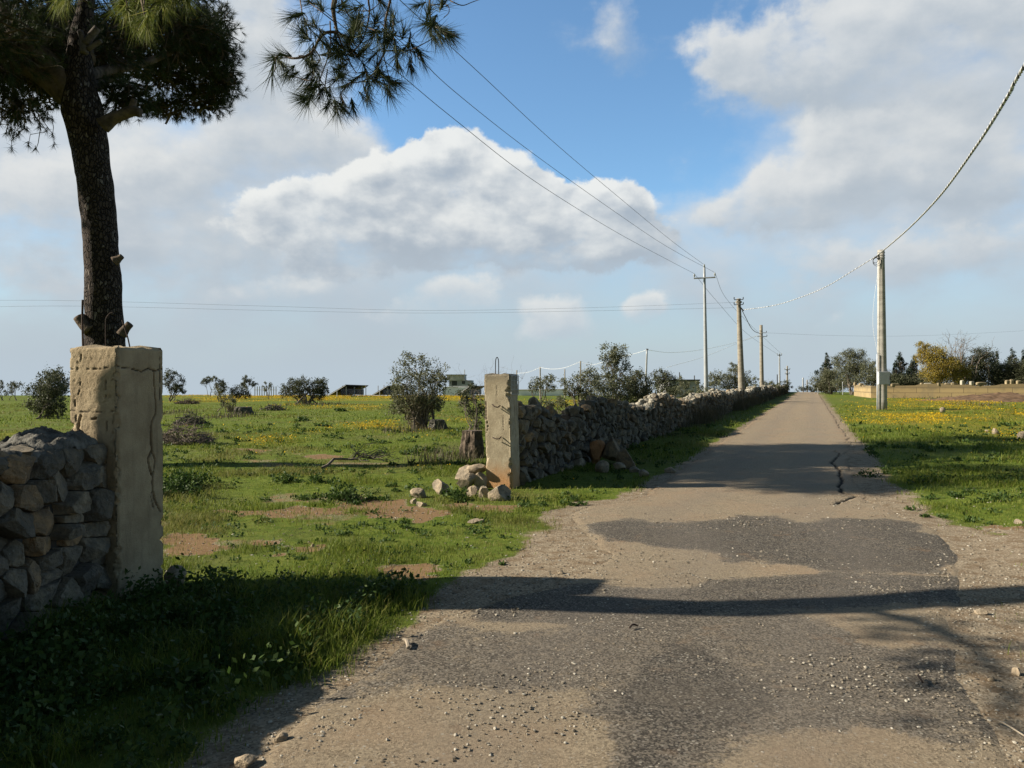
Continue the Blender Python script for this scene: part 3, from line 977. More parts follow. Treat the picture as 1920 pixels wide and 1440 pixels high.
def hB(s):
    """height of the wall's top along its length"""
    h = np.interp(s, [0, 1.7, 2.2, 3.0, 3.4, 5.0, 6.5, 9.0, 11, 13, 16, 20, 150], [1.27, 1.26, 1.0, .98, 1.2, 1.30, 1.28, 1.05, 1.06, 1.15, 1.22, 1.18, 1.15])
    return h + (vnoise2(np.asarray(s) * .9, np.zeros_like(s), 9) - .5) * .14 + (vnoise2(np.asarray(s) * .23, np.zeros_like(s) + 5, 19) - .55) * .45 * sstep(8, 14, np.asarray(s, float))


mbs = MB(); mbt = MB(); mbc = MB()
rr = np.random.default_rng(12)
segs = [(0, 5, .21, 3), (5, 11, .20, 3), (11, 20, .20, 2), (20, 36, .24, 2), (36, 60, .30, 1), (60, 100, .38, 1), (100, 152, .5, 1)]
for (s0, s1, size, sub) in segs:
    o = sB + dB * s0
    stone_face(mbs, o, dB, UP, nB, s1 - s0, 1.38, size, 1.25, size * .6, sub, int(s0) + 100, .010, lambda q, s0=s0: float(hB(q + s0)), .07)
    for k in range(int((s1 - s0) / .5)):
        a, b_ = s0 + k * .5, s0 + k * .5 + .5
        h = float(min(hB(a), hB(b_))) - .10
        box(mbc, a, b_, -.55, -.02, -.3, h, M=np.stack([dB, nB, UP], 1), o=sB)
    n = int((s1 - s0) / (size * .62) * 2.2)
    for k in range(n):
        u = rr.uniform(s0, s1); sz = size * rr.uniform(.45, .95)
        v, F = rock_verts(min(sub, 2), rr, 7, .12)
        v = (v * np.array([sz * .75, sz * .65, sz * .5])) @ randrot(rr).T * .95
        p = sB + dB * u + nB * rr.uniform(-.48, .02) + UP * (float(hB(u)) - .02 + rr.uniform(-.06, .10))
        if u < 5 and rr.uniform() < .4:
            continue
        (mbt if (rr.uniform() < .75 and u > 8) else mbs).add(v + p, F)
# the end of the wall towards the pillar
stone_face(mbs, sB + np.array([0, 0, 0]), -nB, UP, -dB, .55, 1.2, .2, 1.2, .12, 3, 321, .01, None, .12)
mbs.build("stonework", M_STONE, wB, smooth=False)
mbt.build("coping_stones", M_STONE_PALE, wB, smooth=False)
mbc.build("core", M_CORE, wB)


# ------------------------------------------------------------------ loose rocks, each its own thing
def rock(px, py, w, h, label, mat=None, sub=3, seed=None, group=None, dy=0, sink=.36, yaw=None, depth=.8, Y=None, zoff=None, cy=None):
    """px, py: foot of the stone in the photo; w, h in photo pixels"""
    x, y = G(px, py)
    if Y is not None:
        y = Y; x = (px - 960) / 1450 * y
    y += dy
    r = np.random.default_rng(seed if seed is not None else int(px * 7 + py))
    v, F = rock_verts(sub, r, 9, .09, .42)
    sx = 1.12 * w / 1450 * y / 2; sz = 1.1 * h / 1450 * y / 2
    v = v @ randrot(r).T
    v = v / np.abs(v).max(0)
    v = v * np.array([sx, sx * depth, sz * (1 + sink)])
    z = T(x, y) if zoff is None else zoff
    if cy is not None:
        z = CAM_H + (720 - cy) / 1450 * y - sz * (1 - sink)
    mb = MB(); mb.add(v + np.array([x, y, z + sz * (1 - sink)]), F)
    o = mb.build("rock", mat or M_STONE_PALE)
    tag(o, label, "rock", group)
    return o


RB = "rocks around the slim gate pillar"
rock(938, 938, 42, 26, "pale blocky rock in front of the slim pillar's foot", seed=3, group=RB)
rock(870, 884, 46, 30, "broad pale rock on top of the heap left of the slim pillar", seed=4, group=RB, Y=12.05, cy=888, sink=.1)
rock(897, 880, 40, 18, "flat slab rock leaning on the slim pillar above the heap", seed=8, group=RB, Y=12.0, cy=877, sink=.1)
rock(875, 902, 36, 28, "rounded rock in the middle of the heap beside the slim pillar", seed=14, group=RB, Y=11.7, cy=903, sink=.1)
rock(902, 900, 24, 32, "reddish rock wedged between the heap and the slim pillar", seed=6, group=RB, Y=11.72, cy=903, sink=.1)
rock(887, 931, 22, 18, "small rock at the bottom of the heap beside the slim pillar", seed=9, group=RB)
rock(907, 934, 18, 20, "narrow upright rock under the heap near the pillar's foot", seed=10, group=RB)
rock(824, 926, 34, 26, "pale pointed rock standing alone in grass left of the heap", seed=21, group=RB)
rock(783, 932, 30, 17, "flat grey rock lying in grass left of the pointed rock", seed=22, group=RB)
rock(790, 946, 20, 8, "tiny yellowish rock in grass below the flat grey rock", seed=23, group=RB)
rock(775, 942, 12, 10, "smallest pebble-like rock left of the tiny yellowish rock", seed=24, group=RB)
RW = "stones fallen at the foot of the roadside wall"
rock(1118, 868, 32, 44, "large orange-brown boulder set upright in the foot of the roadside wall", plain("orange boulder", (.33, .17, .08), .95, .4, 5, 0, .8, 25), seed=31, group=RW, sink=.1)
rock(1148, 868, 38, 46, "big grey boulder next to the orange-brown boulder in the wall", M_STONE, seed=32, group=RW, sink=.1)
rock(1174, 877, 34, 36, "round grey stone at the wall's foot right of the big grey boulder", M_STONE, seed=33, group=RW)
rock(1130, 883, 26, 20, "pale fallen stone below the orange-brown boulder", seed=34, group=RW)
rock(1160, 880, 24, 14, "low pale stone between the fallen stones on the verge", seed=35, group=RW)
rock(1085, 873, 24, 18, "pale stone at the wall's foot left of the orange boulder", seed=36, group=RW)
rock(1190, 884, 18, 12, "small pale stone right of the round grey stone", seed=37, group=RW)
rock(1207, 893, 18, 12, "small stone nearest the road below the wall's corner", seed=38, group=RW)
rock(1257, 886, 20, 10, "single pale stone lying on the shaded road edge", seed=39, group=RW)
RG = "loose stones lying about on open ground"
rock(893, 978, 30, 7, "flat sandy stone in the grass before the slim pillar", seed=41, group=RG)
rock(902, 977, 14, 6, "white chip on the end of the flat sandy stone", seed=42, group=RG)
rock(588, 1024, 10, 7, "small pinkish stone on the bare soil in the gateway", seed=43, group=RG)
rock(1052, 1075, 14, 6, "white stone on the gravel left of the asphalt", seed=44, group=RG)
rock(465, 1432, 46, 18, "flat yellowish stone at the bottom edge of the picture", seed=45, group=RG)
rock(526, 1388, 26, 14, "angular pale stone on the gravel by the shadow's edge", seed=46, group=RG)
rock(377, 1432, 18, 11, "white stone in the shaded grass at the bottom edge", seed=47, group=RG)
rock(1911, 985, 16, 8, "pale stone on bare earth at the right edge", seed=48, group=RG)
rock(1767, 773, 10, 9, "brown stone standing among yellow flowers right of the pole", seed=49, group=RG)
rock(1867, 813, 12, 10, "grey-white stone among the flowers far right", seed=50, group=RG)
rock(1918, 823, 24, 14, "large dark stone cut by the right edge among flowers", seed=51, group=RG)
rock(1850, 811, 8, 6, "little white stone beside the grey-white flower-field stone", seed=52, group=RG)
rock(1840, 1150, 22, 8, "flat ochre stone on the gravelly right verge", seed=53, group=RG)
rock(1905, 1262, 20, 12, "rounded tan stone on the right verge near the bottom", seed=54, group=RG)
rock(1858, 1275, 14, 8, "small whitish stone left of the rounded tan stone", seed=55, group=RG)

# ------------------------------------------------------------------ foliage builders
def leaves(mb, centers, size, r, aspect=.42, droop=0, tint=None):
    """one small pointed quad per leaf"""
    n = len(centers)
    a = r.normal(size=(n, 3)); a[:, 2] -= droop; a /= np.linalg.norm(a, axis=1)[:, None]
    b = r.normal(size=(n, 3)); b -= a * (a * b).sum(1)[:, None]; b /= np.linalg.norm(b, axis=1)[:, None]
    L = (size * r.uniform(.65, 1.3, n))[:, None]
    w = L * aspect * .5
    c = centers
    V = np.stack([c, c + a * L * .5 + b * w, c + a * L, c + a * L * .5 - b * w], 1).reshape(-1, 3)
    F = np.arange(n * 4).reshape(-1, 4)
    mb.add(V, F, None if tint is None else np.repeat(tint, 4))


def blades(mb, base, height, width, r, lean=.35, tint=None):
    """grass blades: bent three-triangle ribbons"""
    n = len(base)
    an = r.uniform(0, 2 * math.pi, n); d = np.stack([np.cos(an), np.sin(an), np.zeros(n)], -1)
    an2 = an + math.pi / 2 + r.normal(0, .5, n); s = np.stack([np.cos(an2), np.sin(an2), np.zeros(n)], -1)
    h = height[:, None]; w = width[:, None] * .5; ln = (r.uniform(.2, 1.0, n) * lean)[:, None]
    up = np.array([0, 0, 1.])
    m = base + up * h * .55 + d * h * ln * .4
    t = base + up * h * (1 - .3 * ln) + d * h * ln * 1.2
    V = np.stack([base - s * w, base + s * w, m + s * w * .8, m - s * w * .8, t], 1).reshape(-1, 3)
    k = np.arange(n)[:, None] * 5
    mb.add(V, [k + np.array([[0, 1, 2, 3]]), k + np.array([[3, 2, 4]])], None if tint is None else np.repeat(tint, 5))


def bush_tubes(mb, p0, p1, r0, r1, r, wob=.12, n=5, sides=5):
    p0 = np.asarray(p0, float); p1 = np.asarray(p1, float); L = np.linalg.norm(p1 - p0)
    t = np.linspace(0, 1, n)[:, None]
    P = p0 + (p1 - p0) * t + r.normal(size=(n, 3)) * wob * L * np.sin(t * math.pi) * .5
    P[:, 2] += .08 * L * np.sin(t[:, 0] * math.pi)
    tube(mb, P, np.linspace(r0, r1, n), sides, cap=False)
    return P


M_OLIVE = leafmat("olive leaves", [(.065, .072, .034), (.125, .132, .072), (.24, .245, .165)], .3)
M_OLIVE_D = leafmat("dark olive leaves", [(.036, .044, .021), (.075, .084, .043), (.155, .160, .10)], .24)
M_CONIF = leafmat("conifer foliage", [(.016, .027, .017), (.030, .046, .028), (.055, .070, .042)], .1)
M_YELLOW = leafmat("yellowing leaves", [(.25, .185, .035), (.40, .30, .06), (.20, .19, .05)], .4)
M_BARK = plain("grey bark", (.15, .125, .10), .95, .5, 12, 0, .8, 30)
M_TWIG = plain("dead grey twigs", (.17, .14, .115), .95, .4, 14)
M_TWIGP = plain("pale dead shoots", (.26, .22, .17), .95, .4, 14)


RT_ = "trees beyond the block wall on the right"


def tree(label, cat, base, clumps, leafmat_, Y, name="olive_tree", lsize=.10, dens=1.0, suckers=0, bare=0, trunk_r=.09, group=None, seed=0, stems=1, twig_mat=None, wood=1.0):
    """base: photo pixel of the foot; clumps: (px, py, rx, ry) in photo pixels at distance Y"""
    r = np.random.default_rng(seed + int(base[0]))
    bx = (base[0] - 960) / 1450 * Y; bz = T(bx, Y)
    root = thing(name, label, cat, (bx, Y, bz), group)
    if group == RT_:
        clumps = [(a, b_ + .5, c_ * 1.22, d_ * 1.15) for a, b_, c_, d_ in clumps]
    else:
        clumps = [(a, b_, c_ * 1.15, d_ * 1.12) for a, b_, c_, d_ in clumps]
    mt = MB(); ml = MB(); b0 = np.array([bx, Y, bz - .1])
    nl = 0
    for ci, (px, py, rx, ry) in enumerate(clumps):
        c = at(px, py, Y); c[1] += r.normal() * rx / 1450 * Y * .5
        R = np.array([rx, (rx + ry) / 2, ry]) / 1450 * Y
        foot = b0 + np.array([r.normal() * .06 * stems, r.normal() * .06 * stems, 0])
        P = bush_tubes(mt, foot, c - np.array([0, 0, R[2] * .3]), trunk_r * r.uniform(.4, .7), trunk_r * .14, r, .10, 7)
        vol = (rx * ry) / 1450 ** 2 * Y * Y
        k = max(5, int(14 * wood * min(2.5, max(.6, vol))))
        tips = c + (r.normal(size=(k, 3)) * .5).clip(-1, 1) * R
        for tpt in tips:
            q0 = P[r.integers(3, 7)]
            bush_tubes(mt, q0, tpt, trunk_r * .14, trunk_r * .05, r, .16, 4, 4)
        n = int(dens * 17 * vol / (lsize * lsize * .42)) + 60
        # lumps of leaves around sub-centres near the clump's surface
        m = max(7, int(n / 42))
        dirs = r.normal(size=(m, 3)); dirs /= np.linalg.norm(dirs, axis=1)[:, None]
        sc = c + dirs * R * (r.uniform(.12, 1.0, m) ** .45)[:, None] * r.uniform(.7, 1.22, m)[:, None]
        lump = (R.mean() * .19)
        idx = r.integers(0, m, n)
        pts = sc[idx] + r.normal(size=(n, 3)) * lump * r.uniform(.5, 1.2, m)[idx][:, None]
        leaves(ml, pts, lsize, r, .42, .1)
    if suckers:
        ms = MB()
        for k in range(suckers):
            an = r.uniform(0, 6.28); q = b0 + np.array([math.cos(an), math.sin(an), 0]) * r.uniform(.05, .6) * trunk_r * 5
            hgt = r.uniform(.5, 1.0) * (base[1] - min(c_[1] for c_ in clumps)) / 1450 * Y * .62
            tip = q + np.array([r.normal() * .28 * hgt, r.normal() * .28 * hgt, hgt])
            P = bush_tubes(ms, q, tip, .012 * Y / 28, .004 * Y / 28, r, .12, 5, 3)
            for _ in range(4):
                q2 = P[r.integers(1, 5)]
                bush_tubes(ms, q2, q2 + np.array([r.normal() * .2, r.normal() * .2, abs(r.normal()) * .3]) * hgt * .6, .006 * Y / 28, .003 * Y / 28, r, .15, 3, 3)
        ms.build("dead_shoots", twig_mat or M_TWIGP, root)
    mt.build("trunk", M_BARK, root, smooth=True)
    ml.build("crown", leafmat_, root)
    return root


OL = "olive trees of the field"
tree("nearest big olive bush, leafy on top with pale dead shoots below", "tree", (786, 806),
     [(774, 682, 26, 20), (798, 700, 28, 24), (824, 712, 18, 22), (764, 718, 26, 26), (800, 735, 30, 26), (748, 735, 18, 20), (785, 755, 36, 24), (748, 757, 22, 18), (770, 775, 34, 18), (815, 755, 20, 16)], M_OLIVE, 27.5,
     lsize=.080, dens=.62, suckers=150, trunk_r=.09, group=OL, seed=1, stems=5)
tree("dark round bush left of the thick cracked pillar", "bush", (88, 782),
     [(88, 712, 24, 20), (108, 722, 18, 22), (72, 730, 20, 18), (98, 745, 26, 22), (72, 760, 22, 18), (105, 768, 20, 16), (85, 735, 24, 22)], M_OLIVE_D, 36, name="olive_bush",
     lsize=.10, dens=1.0, trunk_r=.08, group=OL, seed=2, stems=5)
tree("thin far olive with a see-through crown at the left edge", "tree", (24, 748), [(20, 724, 14, 8), (34, 722, 8, 7), (10, 732, 8, 8)], M_OLIVE_D, 75, lsize=.15, dens=.5, trunk_r=.08, group=OL, seed=3, stems=4)
tree("far olive cut by the picture's left edge", "tree", (2, 748), [(2, 722, 6, 8), (-6, 730, 10, 10)], M_OLIVE_D, 76, lsize=.15, dens=.6, trunk_r=.08, group=OL, seed=4, stems=3)
tree("two-stemmed dark olive just right of the thick cracked pillar", "tree", (322, 750), [(322, 704, 13, 9), (314, 716, 13, 12), (338, 718, 8, 10), (330, 728, 12, 10), (342, 732, 6, 6)], M_OLIVE_D, 72, lsize=.14, dens=.85, trunk_r=.12, group=OL, seed=5, stems=4)
tree("slender leaning young olive with a tuft on a bare stem", "tree", (394, 744), [(384, 716, 9, 7), (391, 711, 8, 6)], M_OLIVE_D, 95, lsize=.17, dens=.8, trunk_r=.07, group=OL, seed=6)
tree("bushy olive right of the slender leaning one", "tree", (410, 748), [(410, 731, 13, 13), (403, 712, 5, 6), (415, 720, 9, 8)], M_OLIVE, 80, lsize=.16, dens=.9, trunk_r=.09, group=OL, seed=7, stems=2)
tree("tall tufted olive standing left of the white slat fence", "tree", (467, 745), [(466, 711, 9, 7), (461, 720, 9, 6), (474, 719, 8, 6)], M_OLIVE_D, 92, lsize=.17, dens=.9, trunk_r=.07, group=OL, seed=8, stems=3)
tree("low brown-grey bush below the tall tufted olive", "bush", (447, 748), [(446, 732, 16, 12), (438, 738, 10, 8), (457, 738, 10, 8)], M_OLIVE_D, 80, name="olive_bush", lsize=.14, dens=.7, suckers=14, trunk_r=.07, group=OL, seed=9, stems=4)
tree("tiny sparse olive standing before the white slat fence", "tree", (504, 748), [(500, 728, 7, 5), (509, 722, 6, 5), (498, 717, 2, 3)], M_OLIVE, 82, lsize=.14, dens=.4, trunk_r=.05, group=OL, seed=10, stems=2)
tree("broad dark olive clump left of the solar panels", "tree", (572, 757),
     [(545, 722, 16, 12), (536, 732, 14, 12), (568, 722, 15, 14), (592, 724, 16, 12), (606, 718, 9, 10), (585, 738, 22, 12), (606, 735, 10, 10), (556, 738, 14, 12)], M_OLIVE_D, 62, lsize=.13, dens=.95, suckers=20, trunk_r=.13, group=OL, seed=11, stems=6)
tree("twiggy shrub with few leaves beside the flat-topped stump", "bush", (432, 778), [(430, 752, 14, 10), (442, 745, 10, 8), (420, 748, 8, 6)], M_OLIVE, 44, name="olive_bush", lsize=.09, dens=.3, suckers=40, trunk_r=.06, group=OL, seed=12, stems=6)
tree("slim dark shrub growing out of the wicker-like stump by the slim pillar", "bush", (893, 858), [(882, 742, 22, 14), (878, 760, 18, 14), (900, 765, 12, 16), (870, 752, 10, 10), (893, 790, 14, 22), (886, 728, 10, 7)], M_OLIVE_D, 18.5, name="olive_bush", lsize=.06, dens=.42, trunk_r=.04, group=OL, seed=13, stems=3)
tree("small grey-green olive behind the wall's low start", "tree", (1016, 768), [(1012, 716, 18, 10), (1028, 712, 14, 10), (1004, 726, 14, 9), (1034, 724, 12, 9)], M_OLIVE, 41, lsize=.10, dens=.6, trunk_r=.07, group=OL, seed=14, stems=2)
tree("wide olive leaning left with pale stems behind the wall", "tree", (1112, 788), [(1085, 716, 22, 16), (1064, 722, 16, 12), (1104, 704, 18, 16), (1108, 730, 26, 18), (1090, 740, 20, 12), (1125, 745, 26, 16), (1070, 735, 14, 10), (1135, 725, 22, 16), (1105, 758, 26, 12)], M_OLIVE, 31, lsize=.085, dens=.62, suckers=46, trunk_r=.075, group=OL, seed=15, stems=5)
tree("tallest olive behind the wall with a tuft high above the others", "tree", (1150, 775), [(1150, 660, 24, 16), (1138, 676, 20, 14), (1168, 676, 16, 12), (1156, 690, 22, 10), (1132, 708, 24, 16), (1152, 712, 22, 14), (1160, 735, 26, 16), (1140, 752, 26, 12)], M_OLIVE, 35, lsize=.09, dens=.75, trunk_r=.075, group=OL, seed=16, stems=2)
tree("dense dark olive right of the tallest one", "tree", (1192, 770), [(1188, 702, 22, 12), (1200, 716, 22, 16), (1176, 722, 22, 16), (1195, 735, 26, 14), (1180, 748, 24, 12), (1215, 735, 14, 14)], M_OLIVE_D, 36, lsize=.09, dens=.85, suckers=24, trunk_r=.075, group=OL, seed=17, stems=4)
tree("dark compact olive under the steel pole's right side", "tree", (1240, 762), [(1244, 702, 18, 13), (1234, 716, 18, 14), (1256, 718, 12, 14), (1242, 732, 20, 12)], M_OLIVE_D, 44, lsize=.10, dens=.9, trunk_r=.09, group=OL, seed=18, stems=3)
tree("small olive in front of the low grey building", "tree", (1284, 752), [(1276, 714, 10, 8), (1284, 724, 10, 9), (1268, 726, 8, 7)], M_OLIVE, 55, lsize=.11, dens=.6, trunk_r=.06, group=OL, seed=19, stems=2)
tree("low olive tuft right of the low grey building", "tree", (1308, 748), [(1308, 724, 9, 7), (1314, 732, 8, 7)], M_OLIVE, 66, lsize=.13, dens=.55, trunk_r=.05, group=OL, seed=20, stems=2)
tree("full green olive in front of the tapering concrete pole", "tree", (1372, 745), [(1376, 690, 12, 10), (1378, 706, 22, 14), (1352, 712, 18, 12), (1386, 720, 20, 14), (1338, 712, 10, 14), (1330, 724, 12, 10), (1362, 728, 24, 10)], M_OLIVE, 70, lsize=.13, dens=.85, trunk_r=.10, group=OL, seed=21, stems=4)
tree("thin olive between the two concrete poles", "tree", (1408, 740), [(1413, 712, 9, 7), (1402, 720, 9, 8), (1414, 724, 8, 6)], M_OLIVE, 88, lsize=.15, dens=.55, trunk_r=.07, group=OL, seed=22, stems=3)
tree("small olive just right of the crossarmed concrete pole", "tree", (1440, 736), [(1440, 718, 12, 7), (1434, 724, 8, 6), (1446, 724, 8, 5)], M_OLIVE, 105, lsize=.17, dens=.7, trunk_r=.07, group=OL, seed=23, stems=2)
tree("farthest olive by the road under the distant poles", "tree", (1474, 735), [(1473, 720, 9, 7), (1480, 726, 7, 5), (1468, 727, 6, 4)], M_OLIVE_D, 125, lsize=.19, dens=.8, trunk_r=.08, group=OL, seed=24, stems=2)
tree("low scrub beside the vanishing end of the road", "bush", (1508, 737), [(1500, 730, 10, 4), (1514, 727, 6, 5), (1522, 731, 6, 4)], M_OLIVE_D, 158, name="olive_bush", lsize=.22, dens=.9, trunk_r=.06, group=OL, seed=25, stems=3)

for (lab, base, cl_, Y_, sk) in (("low grey scrub between the small olive and the wide leaning olive", (1046, 770), [(1046, 752, 22, 10), (1030, 756, 16, 8)], 38, 30),
                                 ("grey scrub filling the gap right of the dense dark olive", (1222, 764), [(1218, 742, 20, 14), (1232, 750, 18, 10)], 40, 26),
                                 ("scrubby bush in front of the low grey building's left half", (1262, 754), [(1262, 736, 16, 10), (1276, 740, 16, 8)], 52, 20),
                                 ("scrubby bush at the foot of the tall steel pole", (1318, 748), [(1316, 734, 16, 8), (1300, 738, 14, 7)], 62, 18),
                                 ("low bush between the old pole's olive and the thin olive", (1396, 740), [(1396, 726, 14, 8)], 78, 14),
                                 ("low bush behind the wall right of the crossarmed pole", (1455, 737), [(1455, 728, 12, 5), (1444, 729, 10, 5)], 108, 8)):
    tree(lab, "bush", base, cl_, M_OLIVE, Y_, name="olive_bush", lsize=.0022 * Y_ + .02, dens=.7, suckers=sk, trunk_r=.05, group=OL, seed=61, stems=5)

RT = "trees beyond the block wall on the right"


def conifer(label, px, base_py, top_py, w, Y, seed, leanx=0):
    H = base_py - top_py
    cl = []
    r = np.random.default_rng(seed)
    for k in range(9):
        t = k / 8
        ww = w * (1 - t) ** .8 * r.uniform(.75, 1.1)
        y = base_py - H * (.12 + .83 * t)
        cl.append((px + leanx * t, y, max(2.4, ww * .36), max(3.0, H * .085)))
        if ww > 6:
            cl.append((px - ww * .42 + leanx * t, y + 1.5, ww * .30, H * .06)); cl.append((px + ww * .42 + leanx * t, y + 1.5, ww * .30, H * .06))
    return tree(label, "tree", (px, base_py), cl, M_CONIF, Y, name="conifer_tree", lsize=.20, dens=.8, trunk_r=.12, group=RT, seed=seed)


conifer("pointed dark conifer nearest the road's far end", 1550, 736, 663, 44, 128, 31)
tree("grey-green olive in front of the pointed conifer at the roadside", "tree", (1556, 736), [(1552, 704, 16, 12), (1568, 702, 14, 12), (1546, 718, 16, 12), (1572, 718, 18, 12), (1560, 726, 22, 8), (1538, 724, 8, 10)], M_OLIVE, 118, lsize=.18, dens=1.0, trunk_r=.15, group=RT, seed=32, stems=3)
tree("tallest olive of the right-hand trees with a loose two-lobed top", "tree", (1597, 738), [(1590, 664, 14, 10), (1580, 676, 14, 12), (1608, 664, 13, 9), (1602, 682, 20, 14), (1586, 696, 18, 12), (1612, 698, 16, 14), (1598, 714, 22, 10)], M_OLIVE, 112, lsize=.18, dens=.95, trunk_r=.18, group=RT, seed=33, stems=2)
tree("lower olive hugging the left side of the boxed pole", "tree", (1630, 738), [(1630, 686, 14, 9), (1638, 700, 16, 12), (1624, 708, 16, 12), (1640, 716, 16, 8)], M_OLIVE, 108, lsize=.18, dens=.95, trunk_r=.14, group=RT, seed=34, stems=2)
conifer("dark conifer just right of the boxed pole", 1688, 738, 659, 52, 112, 35)
conifer("second dark conifer with a leaning top left of the yellow tree", 1708, 738, 667, 46, 114, 36, 6)
tree("low dark scrub under the two conifers right of the pole", "bush", (1690, 738), [(1676, 712, 16, 10), (1700, 716, 18, 8), (1720, 718, 16, 7), (1736, 722, 12, 5)], M_OLIVE_D, 106, name="olive_bush", lsize=.18, dens=1.0, trunk_r=.1, group=RT, seed=37, stems=4)
tree("autumn-yellow tree behind the block wall", "tree", (1772, 738), [(1735, 647, 10, 7), (1752, 662, 20, 14), (1738, 668, 14, 12), (1762, 680, 24, 16), (1752, 698, 24, 14), (1785, 690, 18, 16), (1812, 694, 16, 14), (1780, 710, 30, 10)], M_YELLOW, 104, lsize=.18, dens=1.25, trunk_r=.16, group=RT, seed=38, stems=3)


for (lab, base, cl_, m_) in (("dark bush filling the gap right of the meter-box pole", (1664, 738), [(1660, 706, 16, 14), (1672, 716, 18, 12), (1650, 720, 14, 10)], M_OLIVE_D),
                              ("olive bush behind the wall between the conifers and the yellow tree", (1736, 738), [(1728, 708, 16, 12), (1742, 716, 20, 10)], M_OLIVE_D),
                              ("grey-green olive bush under the bare twigs of the leafless tree", (1806, 738), [(1802, 704, 20, 14), (1815, 714, 22, 12), (1795, 680, 12, 12)], M_OLIVE),
                              ("dark bush between the narrow conifer and the last conifers", (1878, 738), [(1872, 694, 14, 14), (1880, 712, 20, 12)], M_OLIVE_D)):
    tree(lab, "bush", base, cl_, m_, 109, name="olive_bush", lsize=.18, dens=1.0, trunk_r=.1, group=RT, seed=62, stems=4)


def bare_tree(label, base, top_py, w, Y, seed, name="bare_tree", r0=.10, group=None, n=26, mat=None):
    r = np.random.default_rng(seed)
    bx = (base[0] - 960) / 1450 * Y; bz = T(bx, Y)
    root = thing(name, label, "tree", (bx, Y, bz), group)
    mb = MB(); tw = mb; b0 = np.array([bx, Y, bz - .1]); H = (base[1] - top_py) / 1450 * Y; W = w / 1450 * Y
    for k in range(n):
        tip = b0 + np.array([r.normal() * W * .5, r.normal() * W * .4, H * r.uniform(.75, 1.02)])
        P = bush_tubes(mb, b0, tip, r0 * r.uniform(.4, 1), r0 * .10, r, .08, 7, 4)
        for _ in range(6):
            q = P[r.integers(3, 7)]; dv = np.array([r.normal() * .22, r.normal() * .2, abs(r.normal()) * .22 + .05]) * H * .5
            Q = bush_tubes(tw, q, q + dv, r0 * .13, r0 * .06, r, .15, 4, 3)
            q2 = Q[2]; bush_tubes(tw, q2, q2 + np.array([r.normal() * .2, r.normal() * .2, abs(r.normal()) * .2]) * H * .3, r0 * .08, r0 * .05, r, .1, 3, 3)
    mb.build("trunk", mat or M_TWIG, root, smooth=True)
    return root


bare_tree("leafless tree whose bare twigs rise behind the yellow tree", (1796, 738), 632, 46, 107, 39, group=RT, r0=.16, n=18)
tree("dark rounded olive right of the yellow tree", "tree", (1845, 738), [(1838, 662, 18, 12), (1850, 674, 18, 16), (1828, 682, 16, 16), (1848, 700, 24, 16), (1830, 708, 20, 10), (1866, 706, 14, 12)], M_OLIVE_D, 108, lsize=.18, dens=1.0, trunk_r=.18, group=RT, seed=40, stems=2)
conifer("narrow conifer peeking out beside the dark rounded olive", 1868, 738, 659, 28, 116, 41)
conifer("dark conifer left of the right edge's last trees", 1897, 738, 657, 44, 118, 42)
tree("grey-green olive in front of the last conifers on the right", "tree", (1892, 738), [(1884, 694, 18, 12), (1902, 690, 18, 12), (1890, 710, 26, 12)], M_OLIVE, 108, lsize=.18, dens=1.0, trunk_r=.15, group=RT, seed=43, stems=3)
conifer("conifer cut off by the right edge of the picture", 1922, 738, 655, 44, 118, 44)
tree("broad olive cut off by the right edge", "tree", (1926, 738), [(1918, 690, 16, 14), (1930, 700, 20, 18), (1915, 714, 18, 8)], M_OLIVE_D, 106, lsize=.18, dens=1.0, trunk_r=.15, group=RT, seed=45, stems=3)
bare_tree("leafless thin tree whose twigs show behind the slim pillar", (925, 800), 672, 60, 24, 46, r0=.018, group="bare trees", n=12)

# ------------------------------------------------------------------ stumps and brush piles
def stump(label, px, py, w, h, mat, seed, top=True, Y=None):
    x, y = G(px, py); r = np.random.default_rng(seed)
    R = w / 2 / 1450 * y; H = h / 1450 * y
    mb = MB(); zs = np.linspace(-.1, H, 8); rad = R * (1.18 - .25 * np.linspace(0, 1, 8))
    tube(mb, [(x, y, z + T(x, y)) for z in zs], rad, 28, True, bump=lambda V: (fbm3(V * np.array([7, 7, 2.0]), seed, 3) - .5) * .8 + (fbm3(V * np.array([22, 22, 5]), seed, 2) - .5) * .35)
    return tag(mb.build("tree_stump", mat, smooth=False), label, "stump", "stumps in the field")


M_STUMP = plain("stump bark", (.11, .085, .065), .98, .55, 10, 0, 1., 25)
M_STUMPG = plain("grey weathered wood", (.10, .093, .08), .98, .5, 9, 0, .9, 30)
stump("dark wicker-like stump just left of the slim pillar", 886, 856, 40, 50, M_STUMP, 1)
stump("low flat-topped grey stump beside the twiggy shrub", 458, 777, 30, 14, M_STUMPG, 2)
stump("dark stump under the nearest big olive bush", 820, 806, 30, 20, M_STUMPG, 3)


